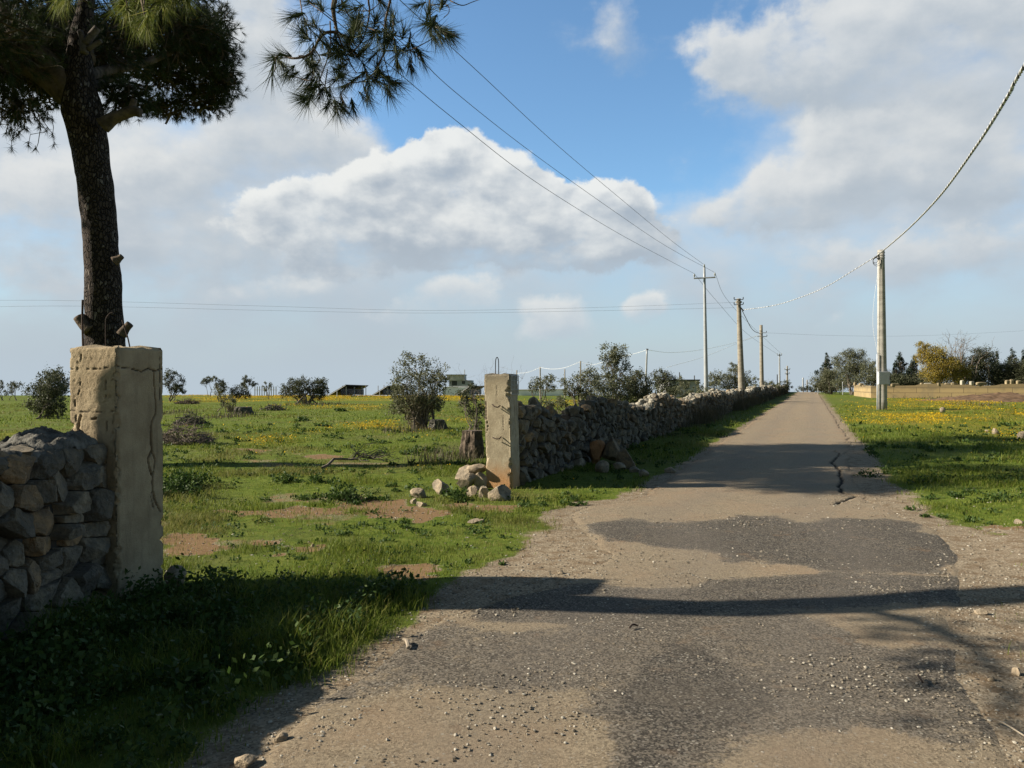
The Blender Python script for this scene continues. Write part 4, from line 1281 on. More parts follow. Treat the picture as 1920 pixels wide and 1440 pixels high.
def brush(label, px, py, w, h, seed, n=260, mat=None, Y=None):
    x, y = G(px, py); r = np.random.default_rng(seed)
    R = w / 2 / 1450 * y; H = h / 1450 * y; z = T(x, y)
    mb = MB()
    for k in range(n):
        a = r.uniform(0, 6.28); q = math.sqrt(r.uniform(0, 1)) * R
        p = np.array([x + math.cos(a) * q, y + math.sin(a) * q * .7, z + H * max(0, 1 - (q / R) ** 1.5) * r.uniform(0, 1)])
        an = r.normal(0, .7) + (0 if r.uniform() < .6 else 1.6)
        d = np.array([math.cos(an), math.sin(an), r.normal() * .35]) * R * r.uniform(.25, .6)
        P = bush_tubes(mb, p - d * .5, p + d * .5, r.uniform(.006, .018) * y / 24, .004 * y / 24, r, .15, 4, 3)
        if k % 2:
            bush_tubes(mb, P[2], P[2] + d * .4 + np.array([0, r.normal() * .1, r.uniform(0, .2)]), .006 * y / 24, .003 * y / 24, r, .15, 3, 3)
    return tag(mb.build("brush_pile", mat or M_TWIG), label, "brush pile", "heaps of cut branches in the field")


brush("large heap of cut grey branches right of the thick pillar", 345, 832, 110, 42, 1, 420)
brush("rounded dark heap of prunings behind the large branch heap", 358, 796, 66, 24, 2, 260, M_STUMPG)
brush("low mound of prunings behind the flat-topped stump", 512, 770, 44, 14, 3, 160, M_STUMPG)
brush("small dark heap of prunings at the far left field edge", 352, 757, 44, 10, 4, 120, M_STUMP)
brush("pale dry twigs piled behind the dark stump's wall side", 1098, 800, 60, 26, 5, 150, M_TWIGP)
# fallen branch in the grass
r = np.random.default_rng(8); mb = MB()
x0, y0 = G(604, 884); x1, y1 = G(700, 872)
P = bush_tubes(mb, (x0, y0, T(x0, y0) + .05), (x1, y1, T(x1, y1) + .12), .03, .010, r, .10, 9, 6)
for k in range(40):
    q = P[r.integers(3, 9)]; bush_tubes(mb, q, q + np.array([r.uniform(-.2, .7), r.normal() * .35, r.uniform(-.05, .22)]), .008, .003, r, .2, 4, 3)
tag(mb.build("fallen_branch", M_TWIG), "forked grey branch lying in the grass of the gateway field", "branch")

# twig on the asphalt
for (a, b_, lab, th) in (((757, 1208), (766, 1224), "short brown stick at the shadow's edge on the gravel", .011), ((1180, 1186), (1196, 1182), "short dark stick lying on the asphalt", .006),
                         ((1850, 1357), (1925, 1395), "pale dry stalk lying on the right verge", .004), ((1722, 1278), (1730, 1290), "little dark twig on the asphalt at right", .006)):
    p, q = G(*a), G(*b_); mb = MB()
    tube(mb, curve([(p[0], p[1], .03), ((p[0] + q[0]) / 2, (p[1] + q[1]) / 2 + .02, .04), (q[0], q[1], .03)], 4), th, 6)
    tag(mb.build("stick", M_TWIGP if th in (.004, .011) else M_RUST), lab, "stick", "sticks on the ground")


# ------------------------------------------------------------------ the pines
def needle_tufts(mb, tips, dirs, r, n, length, width, spread=.75, tint=None):
    """needle tufts: thin triangles fanned round each shoot tip"""
    m = len(tips); k = m * n
    base = np.repeat(tips, n, 0) - np.repeat(dirs, n, 0) * (r.uniform(0, .55, k) * length)[:, None]
    d = np.repeat(dirs, n, 0) + r.normal(size=(k, 3)) * spread
    d[:, 2] -= .12
    d /= np.linalg.norm(d, axis=1)[:, None]
    s = r.normal(size=(k, 3)); s -= d * (s * d).sum(1)[:, None]; s /= np.linalg.norm(s, axis=1)[:, None]
    L = length * r.uniform(.7, 1.15, k)[:, None]
    V = np.stack([base - s * width * .5, base + s * width * .5, base + d * L], 1).reshape(-1, 3)
    mb.add(V, np.arange(k * 3).reshape(-1, 3))


def bark_mat():
    m, nt, b = newmat("pine bark")
    p = objco(nt)
    mp = nt.nodes.new('ShaderNodeMapping'); mp.inputs['Scale'].default_value = (1, 1, .45); nt.links.new(p, mp.inputs[0])
    wv = nt.nodes.new('ShaderNodeVectorMath'); wv.operation = 'ADD'
    nz = nt.nodes.new('ShaderNodeTexNoise'); nz.inputs['Scale'].default_value = 5; nt.links.new(p, nz.inputs['Vector'])
    sc = nt.nodes.new('ShaderNodeVectorMath'); sc.operation = 'SCALE'; sc.inputs['Scale'].default_value = .08; nt.links.new(nz.outputs['Color'], sc.inputs[0])
    nt.links.new(mp.outputs[0], wv.inputs[0]); nt.links.new(sc.outputs[0], wv.inputs[1])
    vo = nt.nodes.new('ShaderNodeTexVoronoi'); vo.feature = 'DISTANCE_TO_EDGE'; vo.inputs['Scale'].default_value = 19; nt.links.new(wv.outputs[0], vo.inputs['Vector'])
    v2 = nt.nodes.new('ShaderNodeTexVoronoi'); v2.inputs['Scale'].default_value = 19; nt.links.new(wv.outputs[0], v2.inputs['Vector'])
    bw = nt.nodes.new('ShaderNodeRGBToBW'); nt.links.new(v2.outputs['Color'], bw.inputs[0])
    n1 = noise(nt, p, 30, 5)
    plate = mixrgb(nt, bw.outputs[0], (.035, .026, .021), (.085, .064, .052))
    plate = mixrgb(nt, ramp(nt, math_(nt, 'ADD', bw.outputs[0], math_(nt, 'MULTIPLY', math_(nt, 'SUBTRACT', noise(nt, p, 2.2, 3), .5), .9)), .72, .92), plate, (.19, .16, .14))
    plate = mixrgb(nt, ramp(nt, n1, .4, .75, 0, .5), plate, (.05, .035, .028))
    c = mixrgb(nt, ramp(nt, vo.outputs['Distance'], .02, .16), (.022, .016, .013), plate)
    nt.links.new(c, b.inputs['Base Color']); b.inputs['Roughness'].default_value = .95
    bump(nt, b, math_(nt, 'ADD', ramp(nt, vo.outputs['Distance'], .0, .16), math_(nt, 'MULTIPLY', n1, .25)), 1., .05)
    return m


M_PBARK = bark_mat()
M_LIMB = plain("pine limb bark", (.10, .075, .056), .95, .5, 6, 0, .9, 25)
M_CUT = plain("cut wood", (.10, .085, .075), .9, .3, 20)
M_NEEDLE = leafmat("pine needles", [(.018, .030, .011), (.034, .050, .018), (.075, .090, .032)], .2)
M_NEEDLE_SUNLIT = leafmat("pine needles painted sunlit", [(.10, .13, .025), (.17, .20, .04), (.26, .25, .07)], .3)  # lit copy of the needle material, sunlight put into the colour


def px_path(mb, pts, Y, r, sides=8, n=6, bumpy=.0):
    P = curve([at(a, b_, Y + (c[0] if c else 0)) for (a, b_, *c) in pts], n)
    R = np.interp(np.linspace(0, 1, len(P)), np.linspace(0, 1, len(r)), r)
    tube(mb, P, R, sides, True, bump=(lambda V: (fbm3(V * 6, 3, 3) - .5) * bumpy) if bumpy else None)
    return P


# pine in the picture: thick bare trunk behind the near pillar, crown spreading over it
PY = 15.0
pine1 = thing("pine_tree", "umbrella pine with a thick bare scaly trunk rising behind the cracked pillar", "tree", (-7.85, PY, 0), "pine trees")
mb = MB()
cl = [(-7.86, PY, -.2)] + [tuple(at(a, b_, PY)) for a, b_ in ((199, 800), (198, 690), (196, 620), (194, 540), (189, 460), (182, 380), (172, 300), (162, 240), (153, 190), (148, 140), (150, 80), (160, 20), (170, -60))]
P = curve(cl, 10)
zz = P[:, 2]
R = np.interp(zz, [-.2, .4, 2.0, 3.0, 5.0, 6.4, 6.9, 7.4, 9.2], [.47, .385, .355, .33, .308, .33, .37, .28, .12])
tube(mb, P, R, 72, True, bump=lambda V: (fbm3(V * np.array([5, 5, 2.2]), 7, 4) - .5) * .22)
mb.build("trunk", M_PBARK, pine1, smooth=True)
for pts, rad in (([(152, 205), (118, 150), (85, 112), (55, 85), (28, 55), (10, 20), (-10, -40)], [.27, .21, .18, .15, .12, .09]),
                 ([(140, 190), (90, 148), (45, 122), (0, 104), (-60, 80), (-120, 60)], [.25, .20, .17, .15, .11]),
                 ([(158, 140), (200, 132), (270, 118), (330, 92), (380, 60), (410, 40)], [.13, .10, .08, .07, .05, .03]),
                 ([(165, 165), (190, 155), (230, 122), (300, 60), (350, 10)], [.14, .11, .09, .07, .05]),
                 ([(158, 110), (148, 60), (120, 10), (100, -60)], [.2, .17, .14, .1]),
                 ([(60, 85), (25, 45), (-20, 40)], [.12, .09, .06])):
    m2 = MB(); rr2 = np.random.default_rng(len(rad) + int(pts[0][0]))
    px_path(m2, [(a, b_, (-.08 if pts[0][0] < 153 or pts[0][0] == 60 else 1.1) * k) for k, (a, b_) in enumerate(pts)], PY, rad, 14, 6, .25)
    m2.build("limb", M_LIMB, pine1, smooth=True)
for pts, rad in (([(192, 236), (212, 222), (232, 214), (250, 208), (263, 212)], [.15, .115, .10, .10, .085]), ([(236, 214), (246, 204), (252, 186)], [.08, .07, .055]),
                 ([(170, 620), (158, 608), (148, 594)], [.13, .11, .11]), ([(228, 628), (236, 616), (244, 607)], [.10, .075, .07]),
                 ([(215, 490), (224, 484), (229, 480)], [.10, .06, .05]),
                 ([(158, 100), (156, 78), (150, 58)], [.08, .06, .055]), ([(160, 82), (172, 66), (183, 52)], [.075, .07, .065]), ([(165, 92), (180, 82), (190, 76)], [.05, .045, .04]), ([(70, 85), (82, 70), (86, 60)], [.10, .09, .09])):
    m2 = MB(); px_path(m2, [(a, b_, -.28) for a, b_ in pts], PY, rad, 12, 4, .15)
    m2.build("branch_stub", M_LIMB if pts[0][1] > 150 else M_CUT, pine1, smooth=True)
# crown: shoots with needle tufts in clumps
mn = MB(); mw = MB(); r = np.random.default_rng(3)
clumps = [(330, 60, 13.0, 90, 70, 260), (395, 95, 13.8, 58, 62, 200), (420, 150, 14.2, 40, 48, 120), (300, 140, 14.2, 90, 50, 200), (380, 190, 14.6, 62, 34, 130), (240, 185, 15.6, 60, 40, 110),
          (310, 205, 14.8, 60, 26, 80), (120, 40, 16.4, 110, 70, 300), (20, 60, 16.2, 90, 80, 300), (200, 90, 16.5, 120, 70, 240), (60, 150, 15.4, 70, 50, 130), (20, 200, 14.6, 60, 44, 85), (85, 190, 16.5, 40, 40, 60),
          (0, 120, 17.0, 110, 90, 200), (-90, 120, 14.5, 120, 110, 260), (330, -40, 14, 120, 80, 260), (180, -90, 12.8, 140, 70, 260), (20, -60, 13.5, 160, 90, 300), (-120, -60, 16, 160, 120, 260),
          (330, 30, 17.0, 90, 80, 220), (400, 60, 16.2, 50, 60, 120), (250, 60, 18.0, 120, 80, 260), (120, 60, 18.8, 130, 90, 260), (-40, 30, 19, 150, 100, 260), (120, -60, 17, 200, 80, 300), (-120, 40, 11.6, 90, 90, 260), (80, -110, 11.6, 120, 70, 220),
          (370, 130, 15.6, 70, 60, 150)]
clumps = [(a, b_, c_ + (4.8 if a > 285 else 0), d_, e_, int(n_ * (1.7 if a > 230 else .8))) for a, b_, c_, d_, e_, n_ in clumps]
_m = [(_s - 1.913 * 8.3, 11.9, 8.3) for _s in (4.8, 5.8)]  # extra crown clumps, mostly unseen, placed to cast the road shadow
for _y, _z in ((13.2, 7.6), (14.6, 7.8), (16, 8.4), (17.4, 8.9), (18.8, 9.6)):
    for _s in ((2.5, 3.9, 5.2) if _y < 15 else (4.2, 5.8, 7.3)):
        _m.append((_s - 1.913 * _z, _y, _z))
for _x, _y, _z in _m:
    clumps.append((960 + _x / _y * 1450, 720 - (_z - CAM_H) / _y * 1450, _y, 1.45 / _y * 1450, .85 / _y * 1450, 260))
for (px, py, Y, rx, ry, n) in clumps:
    c = at(px, py, Y); Rr = np.array([rx, (rx + ry) * .55, ry]) / 1450 * Y
    d = r.normal(size=(n, 3)); d /= np.linalg.norm(d, axis=1)[:, None]
    t = c + d * Rr * (r.uniform(.1, 1, n) ** .4)[:, None] * r.uniform(.75, 1.15, n)[:, None]
    dd = d * .8 + r.normal(size=(n, 3)) * .4 + np.array([0, 0, .25]); dd[d[:, 2] < -.2] += np.array([0, 0, -.5]); dd /= np.linalg.norm(dd, axis=1)[:, None]
    needle_tufts(mn, t, dd, r, 34 if Y > 13 and px > -30 else 46, .18, .0075, .55)
    for k in range(0, n, 3):
        bush_tubes(mw, c + (t[k] - c) * .15 + r.normal(size=3) * .15, t[k], .03, .008, r, .16, 4, 3)
# hanging sprays at the left
for k in range(26):
    a = at(r.uniform(-10, 90), r.uniform(170, 215), 14.5 + r.normal() * .6)
    P2 = bush_tubes(mw, a, a + np.array([r.normal() * .15, r.normal() * .15, -r.uniform(.2, .7)]), .012, .006, r, .25, 5, 3)
    needle_tufts(mn, P2[[2, 4]], np.tile([[0, 0, -1.]], (2, 1)), r, 34, .15, .008, .7)
mn.build("crown", M_NEEDLE, pine1)
mw.build("twigs", M_LIMB, pine1)

# second pine: stands outside the picture on the left; its drooping branch hangs into the top
pine2 = thing("pine_tree", "pine whose drooping needle branch hangs into the top of the picture", "tree", (-5.5, 5.7, 0), "pine trees")
mb = MB()
P = curve([(-5.55, 5.62, -.2), (-5.5, 5.58, 1.2), (-5.5, 5.57, 2.3), (-5.48, 5.55, 2.9), (-5.45, 5.38, 3.4), (-5.45, 5.36, 3.8), (-5.5, 5.5, 4.4), (-5.5, 5.85, 5.2), (-5.4, 6.0, 6.2), (-5.2, 5.8, 7.4)], 8)
tube(mb, P, np.interp(P[:, 2], [0, 1, 5, 7.4], [.27, .21, .19, .10]), 32, True, bump=lambda V: (fbm3(V * 7, 5, 3) - .5) * .25)
mb.build("trunk", M_PBARK, pine2, smooth=True)
mb = MB()
P = curve([(-5.45, 5.95, 5.6), (-4.6, 5.7, 6.3), (-3.4, 5.4, 6.5), (-2.2, 5.2, 6.0), (-1.5, 5.1, 5.1), (-1.17, 5.0, 4.25), tuple(at(625, 20, 5)), tuple(at(632, 60, 5))], 8)
tube(mb, P, np.interp(np.linspace(0, 1, len(P)), [0, .5, .8, 1], [.10, .05, .018, .008]), 8, True)
for pts, rad in (([(632, 60), (612, 61), (598, 74), (589, 92), (574, 105), (548, 109), (527, 103), (517, 108)], [.011, .006]), ([(590, 92), (600, 110), (590, 128), (583, 150), (560, 146), (546, 142)], [.005, .003]),
                 ([(632, 60), (640, 82), (652, 108), (662, 128), (669, 137)], [.006, .003]), ([(619, 40), (620, 80), (614, 110), (600, 150), (598, 178)], [.005, .003]),
                 ([(739, -60), (733, -5), (723, 40), (721, 90), (716, 108), (700, 138), (680, 152), (655, 156)], [.009, .008, .005, .003]),
                 ([(716, 96), (740, 95), (768, 94), (790, 84), (812, 72)], [.005, .003]), ([(700, -50), (691, -5), (693, 20), (688, 50), (680, 74), (668, 90), (650, 105)], [.007, .003]),
                 ([(810, -60), (806, -5), (808, 42), (822, 53), (848, 64), (860, 66)], [.007, .003]), ([(640, 0), (655, 30), (680, 48), (705, 58), (716, 68)], [.005, .003]),
                 ([(737, 35), (738, 65), (740, 92)], [.004, .003]), ([(740, 66), (760, 71), (772, 70), (777, 63)], [.004, .002]), ([(560, -50), (563, 0), (566, 22), (560, 32), (548, 30)], [.005, .003]),
                 ([(614, 130), (610, 170), (625, 200), (655, 212)], [.004, .002]), ([(655, 156), (640, 175), (645, 195)], [.004, .002]), ([(680, 152), (684, 172), (692, 188)], [.004, .002]),
                 ([(632, 45), (600, 20), (580, 5)], [.004, .002]), ([(706, 135), (732, 152), (748, 156)], [.004, .002]), ([(718, 100), (728, 140), (731, 172)], [.004, .002]), ([(768, 94), (782, 100), (790, 112)], [.004, .002]),
                 ([(831, -40), (840, -5), (852, 5), (868, 10), (885, 4), (905, -3)], [.005, .002]), ([(806, 10), (836, 8), (842, 22), (832, 33)], [.004, .002])):
    px_path(mb, [(a, b_, .12 * math.sin(k * 1.7 + pts[0][0])) for k, (a, b_) in enumerate(pts)], 5.0, rad, 5, 6)
r = np.random.default_rng(9)
tuft = [(513, 107, -1, .2), (528, 102, -.9, .4), (545, 142, -1, -.1), (538, 135, -1, -.3), (565, 70, -.8, .5), (572, 62, -.5, .7), (548, 30, -1, 0), (580, 4, -.6, .4), (586, 40, -.4, .8), (640, 8, .6, .6), (645, 12, .5, .3),
        (660, 46, -.2, 1), (664, 60, .3, .7), (674, 64, 0, .4), (735, 26, -.4, .6), (733, 40, .2, .8), (800, 44, -.7, .3), (804, 20, .2, .9), (808, 48, -.2, -.4), (836, 60, 1, -.2), (846, 66, .9, -.3), (815, 72, .5, -.7), (768, 82, -.1, -.8), (788, 100, .6, -.6), (792, 108, .5, -.8),
        (708, 120, .1, .9), (712, 132, -.2, .5), (704, 145, -.4, -.3), (735, 154, .7, -.4), (748, 156, 1, -.2), (730, 176, .4, -.8), (690, 165, .1, -1), (692, 186, .4, -.9), (637, 138, .1, .5), (630, 148, -.5, -.2), (645, 150, .4, -.3), (600, 180, -.2, -.9),
        (570, 186, -.8, -.2), (577, 194, -.3, -.8), (565, 180, -.9, .3), (618, 176, .1, -.8), (642, 196, .1, -.9), (662, 204, .2, -1), (688, 188, .7, -.6), (632, 212, .2, -1), (586, 112, -.2, -.9), (574, 112, -.5, -.8), (605, 84, .2, -.6), (683, 92, .2, .2), (676, 100, -.3, -.4), (655, 92, -.2, .5),
        (726, 72, .2, -.4), (757, 55, .1, .5), (600, 10, -.3, .6), (670, 30, .1, .9), (705, 35, .2, .4), (780, 10, -.5, -.3), (830, 4, .2, .8), (612, 200, -.3, -.8), (650, 160, -.6, -.2), (590, 160, -.2, -.7), (745, 100, .2, -.9), (700, 60, -.5, .1), (620, 100, .5, .1)]
mf = MB()
_bx = [(517, 108), (560, 105), (598, 75), (632, 60), (640, 85), (655, 112), (620, 80), (614, 110), (600, 150), (721, 90), (700, 138), (680, 152), (740, 95), (768, 94), (693, 20), (680, 74), (808, 42), (705, 58), (738, 65), (566, 22), (610, 170), (590, 128), (728, 140), (660, 60), (655, 30), (625, 200)]
for _k in range(46):
    _a = _bx[_k % len(_bx)]; _l = r.uniform(14, 38); _t = r.uniform(0, 6.28); _e = (_a[0] + _l * math.cos(_t), min(205, _a[1] + abs(_l * math.sin(_t)) * (1 if r.uniform() < .72 else -.8)))
    px_path(mb, [(_a[0], _a[1], 0), ((_a[0] + _e[0]) / 2 + r.normal() * 4, (_a[1] + _e[1]) / 2 + r.normal() * 4, .05), (_e[0], _e[1], r.normal() * .12)], 5.0, [.004, .002], 4, 4)
    tuft.append((_e[0], _e[1], math.cos(_t), -.35 - .4 * abs(math.sin(_t))))
tp = np.array([at(a, b_, 5.0 + r.normal() * .18) for a, b_, _, _ in tuft]); td = np.array([[dx, r.normal() * .3, dz] for _, _, dx, dz in tuft]); td /= np.linalg.norm(td, axis=1)[:, None]
for _q in range(len(tp)):
    needle_tufts(mf, tp[[_q]], td[[_q]] + np.array([0, 0, -.15]), r, int(r.uniform(40, 85)), r.uniform(.13, .185), .0042, r.uniform(.35, .58))
# near sprays over the trunk's crown, sunlight painted in as paler needle colour
ml2 = MB()
sp = [(225, 20), (240, 30), (255, 15), (270, 28), (285, 40), (300, 10), (262, 48), (310, 22), (330, 5), (118, 8), (108, 15), (350, 8), (245, 5), (230, 8), (280, 5), (125, 2), (275, 55), (258, 62)]
tp = np.array([at(a, b_ - 8, 4.6 + r.normal() * .25) for a, b_ in sp]); td = np.array([[r.normal() * .5, r.normal() * .3, -.8] for _ in sp]); td /= np.linalg.norm(td, axis=1)[:, None]
needle_tufts(ml2, tp, td, r, 80, .15, .0042, .45)
for a in tp:
    bush_tubes(mb, a + np.array([r.normal() * .2, .2, .55]), a, .009, .004, r, .2, 5, 4)
lb = MB(); Pl = curve([(-5.5, 5.45, 4.1), (-5.45, 4.9, 4.3), (-5.4, 4.2, 4.25), (-5.3, 3.5, 4.0)], 6); tube(lb, Pl, np.linspace(.05, .012, len(Pl)), 6)  # unseen low limb, added to shade the lower right of the road
for k in range(46):
    q0 = Pl[r.integers(6, len(Pl))]; q1 = q0 + np.array([r.normal() * .3, r.normal() * .22, r.normal() * .16])
    bush_tubes(lb, q0, q1, .008, .004, r, .15, 4, 4)
    needle_tufts(mf, q1[None], ((q1 - q0) / np.linalg.norm(q1 - q0))[None], r, 50, .16, .006, .6)
lb.build("limb", M_LIMB, pine2, smooth=True)
# crown above the picture
cw = MB()
for k in range(26):
    c = np.array([-5.6 + r.normal() * 1.2, 7.6 + r.normal() * .9, 8.2 + r.normal() * .4]); n = 36
    d = r.normal(size=(n, 3)); d /= np.linalg.norm(d, axis=1)[:, None]
    t = c + d * np.array([.8, .8, .45]) * (r.uniform(.2, 1, n) ** .5)[:, None]
    needle_tufts(mf, t, d, r, 26, .16, .010, .6)
    bush_tubes(cw, (-5.3, 5.9, 6.3), c, .05, .015, r, .15, 6, 5)
mb.build("branch", M_LIMB, pine2, smooth=True)
cw.build("limb", M_LIMB, pine2, smooth=True)
mf.build("foliage", M_NEEDLE, pine2)
ml2.build("painted_sunlit_foliage", M_NEEDLE_SUNLIT, pine2)

# ------------------------------------------------------------------ poles
def conc_pole_mat(name, a, b_):
    m, nt, b = newmat(name)
    p = objco(nt)
    mp = nt.nodes.new('ShaderNodeMapping'); mp.inputs['Scale'].default_value = (.5, .5, 2.2); nt.links.new(p, mp.inputs[0])
    n1 = noise(nt, mp.outputs[0], 1.6, 5, .7); n2 = noise(nt, p, 25, 4)
    c = mixrgb(nt, ramp(nt, n1, .35, .65), a, b_); c = mixrgb(nt, ramp(nt, n2, .5, .75, 0, .4), c, tuple(x * .6 for x in a))
    nt.links.new(c, b.inputs['Base Color']); b.inputs['Roughness'].default_value = .85
    bump(nt, b, n2, .3, .02)
    return m


M_POLE = conc_pole_mat("spun concrete", (.29, .275, .245), (.42, .40, .36))
M_POLED = conc_pole_mat("old spun concrete", (.21, .185, .15), (.31, .28, .23))
M_GALV = plain("galvanised steel", (.33, .345, .36), .5, .12, 2, .2)
M_DARK = plain("dark steel", (.06, .06, .06), .6, .3)
M_INS = plain("glass insulator", (.45, .48, .50), .25, .1)
M_BOX = plain("grey plastic cabinet", (.44, .46, .49), .5, .08)
M_CABW = plain("pale cable", (.84, .84, .83), .45, .04)
M_CABT = plain("weathered cable sheath", (.60, .60, .60), .5, .15)
M_CABG = plain("grey cable", (.06, .06, .065), .5, .1)
M_CABD = plain("dark cable", (.05, .05, .052), .5, .1)
M_WIREG = plain("grey wire", (.22, .23, .24), .5, .1)
M_WIRE = plain("bare wire", (.06, .065, .07), .5, .1)
PG = "utility poles"


def shaft(root, foot, top, Y, r0, r1, mat, sides=20, topY=None):
    mb = MB(); a = at(foot[0], foot[1], Y); a[2] = T(a[0], a[1]) - .3
    b_ = at(top[0], top[1], topY or Y)
    t = np.linspace(0, 1, 12)[:, None]; tube(mb, a + (b_ - a) * t, np.linspace(r0, r1, 12), sides, True)
    mb.build("shaft", mat, root, smooth=True)
    return a, b_


def insulator(root, p, s=1.0, mat=None):
    mb = MB(); p = np.asarray(p, float)
    zs = np.array([0, .1, .12, .2, .21, .30, .31, .40, .44]) * s; rs = np.array([.02, .02, .09, .05, .10, .05, .09, .04, .02]) * s
    tube(mb, [p + np.array([0, 0, z]) for z in zs], rs, 12, True)
    mb.build("insulator", mat or M_INS, root, smooth=True)


# concrete pole on the right with the meter box
Y1 = 48.3
pr = thing("utility_pole", "pale concrete pole with grey meter box among the yellow flowers", "pole", (at(1654.5, 768, Y1)[0], Y1, 0), PG)
a1_, b1_ = shaft(pr, (1654.5, 768), (1651.8, 469), Y1, .295, .205, M_POLE, 28)
mb = MB(); c = at(1656.5, 709, Y1 - .45)
box(mb, -.36, .36, -.14, .14, -.40, .40, o=c); ob = mb.build("meter_box", M_BOX, pr)
bv = ob.modifiers.new("bevel", 'BEVEL'); bv.width = .02; bv.segments = 2
mb = MB(); box(mb, -.33, .30, -.012, .0, -.36, .36, o=c + np.array([0, -.142, 0])); ob2 = mb.build("box_door", M_BOX, ob)
mb = MB(); box(mb, .29, .37, -.03, .0, -.12, .10, o=c + np.array([0, -.156, 0])); mb.build("latch", M_DARK, ob)
mb = MB(); tube(mb, [at(1645.5, 772, Y1 - .18), at(1645.2, 664, Y1 - .18)], .055, 10); mb.build("conduit", M_BOX, pr, smooth=True)
mb = MB(); tube(mb, curve([at(1645.5, 664, Y1 - .15), at(1642, 645, Y1 - .15), at(1637.5, 620, Y1 - .15), at(1637, 585, Y1 - .15), at(1641, 545, Y1 - .15), at(1645, 515, Y1 - .15), at(1645.5, 490, Y1 - .15)], 6), .007, 6); mb.build("down_cable", M_CABW, pr, smooth=True)
mb = MB(); tube(mb, [at(1647, 664, Y1 - .16), at(1646.5, 492, Y1 - .16)], .016, 6); mb.build("down_cable", M_CABW, pr, smooth=True)
mb = MB()
for k in range(3):
    th = np.linspace(0, 6.28, 20); cc_ = at(1641.5, 488 + k * 1.5, Y1 - .2); R_ = .16 + .05 * k
    tube(mb, np.stack([cc_[0] + R_ * np.cos(th) + .05 * k, np.full(20, cc_[1]), cc_[2] + R_ * np.sin(th)], -1), .014, 5)
mb.build("cable_coil", M_CABD, pr, smooth=True)
mb = MB(); tube(mb, [at(1640, 483, Y1 - .1), at(1652, 476, Y1 - .1)], .05, 8); mb.build("cable_clamp", M_DARK, pr, smooth=True)
for zz_ in (474, 479.5, 484):
    mb = MB(); p_ = at(1652, zz_, Y1); th = np.linspace(0, 2 * math.pi, 25); tube(mb, np.stack([p_[0] + .222 * np.cos(th), p_[1] + .222 * np.sin(th), np.full(25, p_[2])], -1), .014, 5, False); mb.build("band", M_GALV, pr, smooth=True)

# tall steel pole with crossarm
Y2 = 62
ps = thing("utility_pole", "tallest slender steel pole with one crossarm and three insulators behind the wall", "pole", (at(1324, 740, Y2)[0], Y2, 0), PG)
shaft(ps, (1324.5, 742), (1320.5, 502), Y2, .19, .09, M_GALV, 20)
mb = MB(); p_ = at(1321, 521, Y2 - .1); tube(mb, [p_ + np.array([-.88, -.05, -.05]), p_ + np.array([.88, .05, .05])], .055, 4); mb.build("crossarm", M_GALV, ps)
tips2 = []
for q in (np.array([-.82, 0, -.02]), np.array([.82, 0, .07])):
    insulator(ps, p_ + q, .85); tips2.append(p_ + q + np.array([0, 0, .36]))
insulator(ps, at(1320.5, 504, Y2), .9); tips2.append(at(1320.5, 496.5, Y2))

# tapering old concrete pole with bracket insulators
Y3 = 66
po = thing("utility_pole", "thick old brownish concrete pole with insulator brackets near its top", "pole", (at(1391, 735, Y3)[0], Y3, 0), PG)
shaft(po, (1391.5, 738), (1384.8, 560), Y3, .30, .17, M_POLED, 24)
for (zy, w) in ((562, 8.5), (571.5, 8.5)):
    mb = MB(); tube(mb, [at(1385 - w, zy, Y3 - .2), at(1385 + w, zy - .5, Y3 - .2)], .035, 6); mb.build("bracket", M_DARK, po)
    for s in (-w, w):
        insulator(po, at(1385 + s, zy, Y3 - .2), .55, M_DARK)
mb = MB(); tube(mb, [at(1385, 568, Y3), at(1385, 565, Y3)], .26, 16); mb.build("band", M_POLED, po)
mb = MB(); tube(mb, [at(1389, 577, Y3 - .2), at(1394, 583, Y3 - .2)], .06, 6); mb.build("cable_clamp", M_DARK, po)

# second concrete pole with the low crossarms
Y4 = 84
pc = thing("utility_pole", "thinner concrete pole with short crossarms below its top, right of the old brownish pole", "pole", (at(1428, 735, Y4)[0], Y4, 0), PG)
shaft(pc, (1428.8, 737), (1427, 609.5), Y4, .24, .16, M_POLED, 20)
for (zy, x0_, x1_) in ((624, 1428, 1437), (631, 1420, 1438)):
    mb = MB(); tube(mb, [at(x0_, zy, Y4 - .22), at(x1_, zy, Y4 - .22)], .04, 6); mb.build("crossarm", M_GALV, pc)
    insulator(pc, at(x1_, zy, Y4 - .2), .5, M_DARK)


def far_pole(label, px, foot, top, Y, r0, r1, mat, arms=(), ins=True):
    p = thing("utility_pole", label, "pole", (at(px, foot, Y)[0], Y, 0), PG)
    shaft(p, (px + .3, foot), (px, top), Y, r0, r1, mat, 12)
    for (zy, w) in arms:
        mb = MB(); tube(mb, [at(px - w, zy, Y - .1), at(px + w, zy, Y - .1)], .06, 5); mb.build("crossarm", mat, p)
        if ins:
            for s in (-w, 0, w):
                insulator(p, at(px + s, zy, Y - .1), .8)
    return p


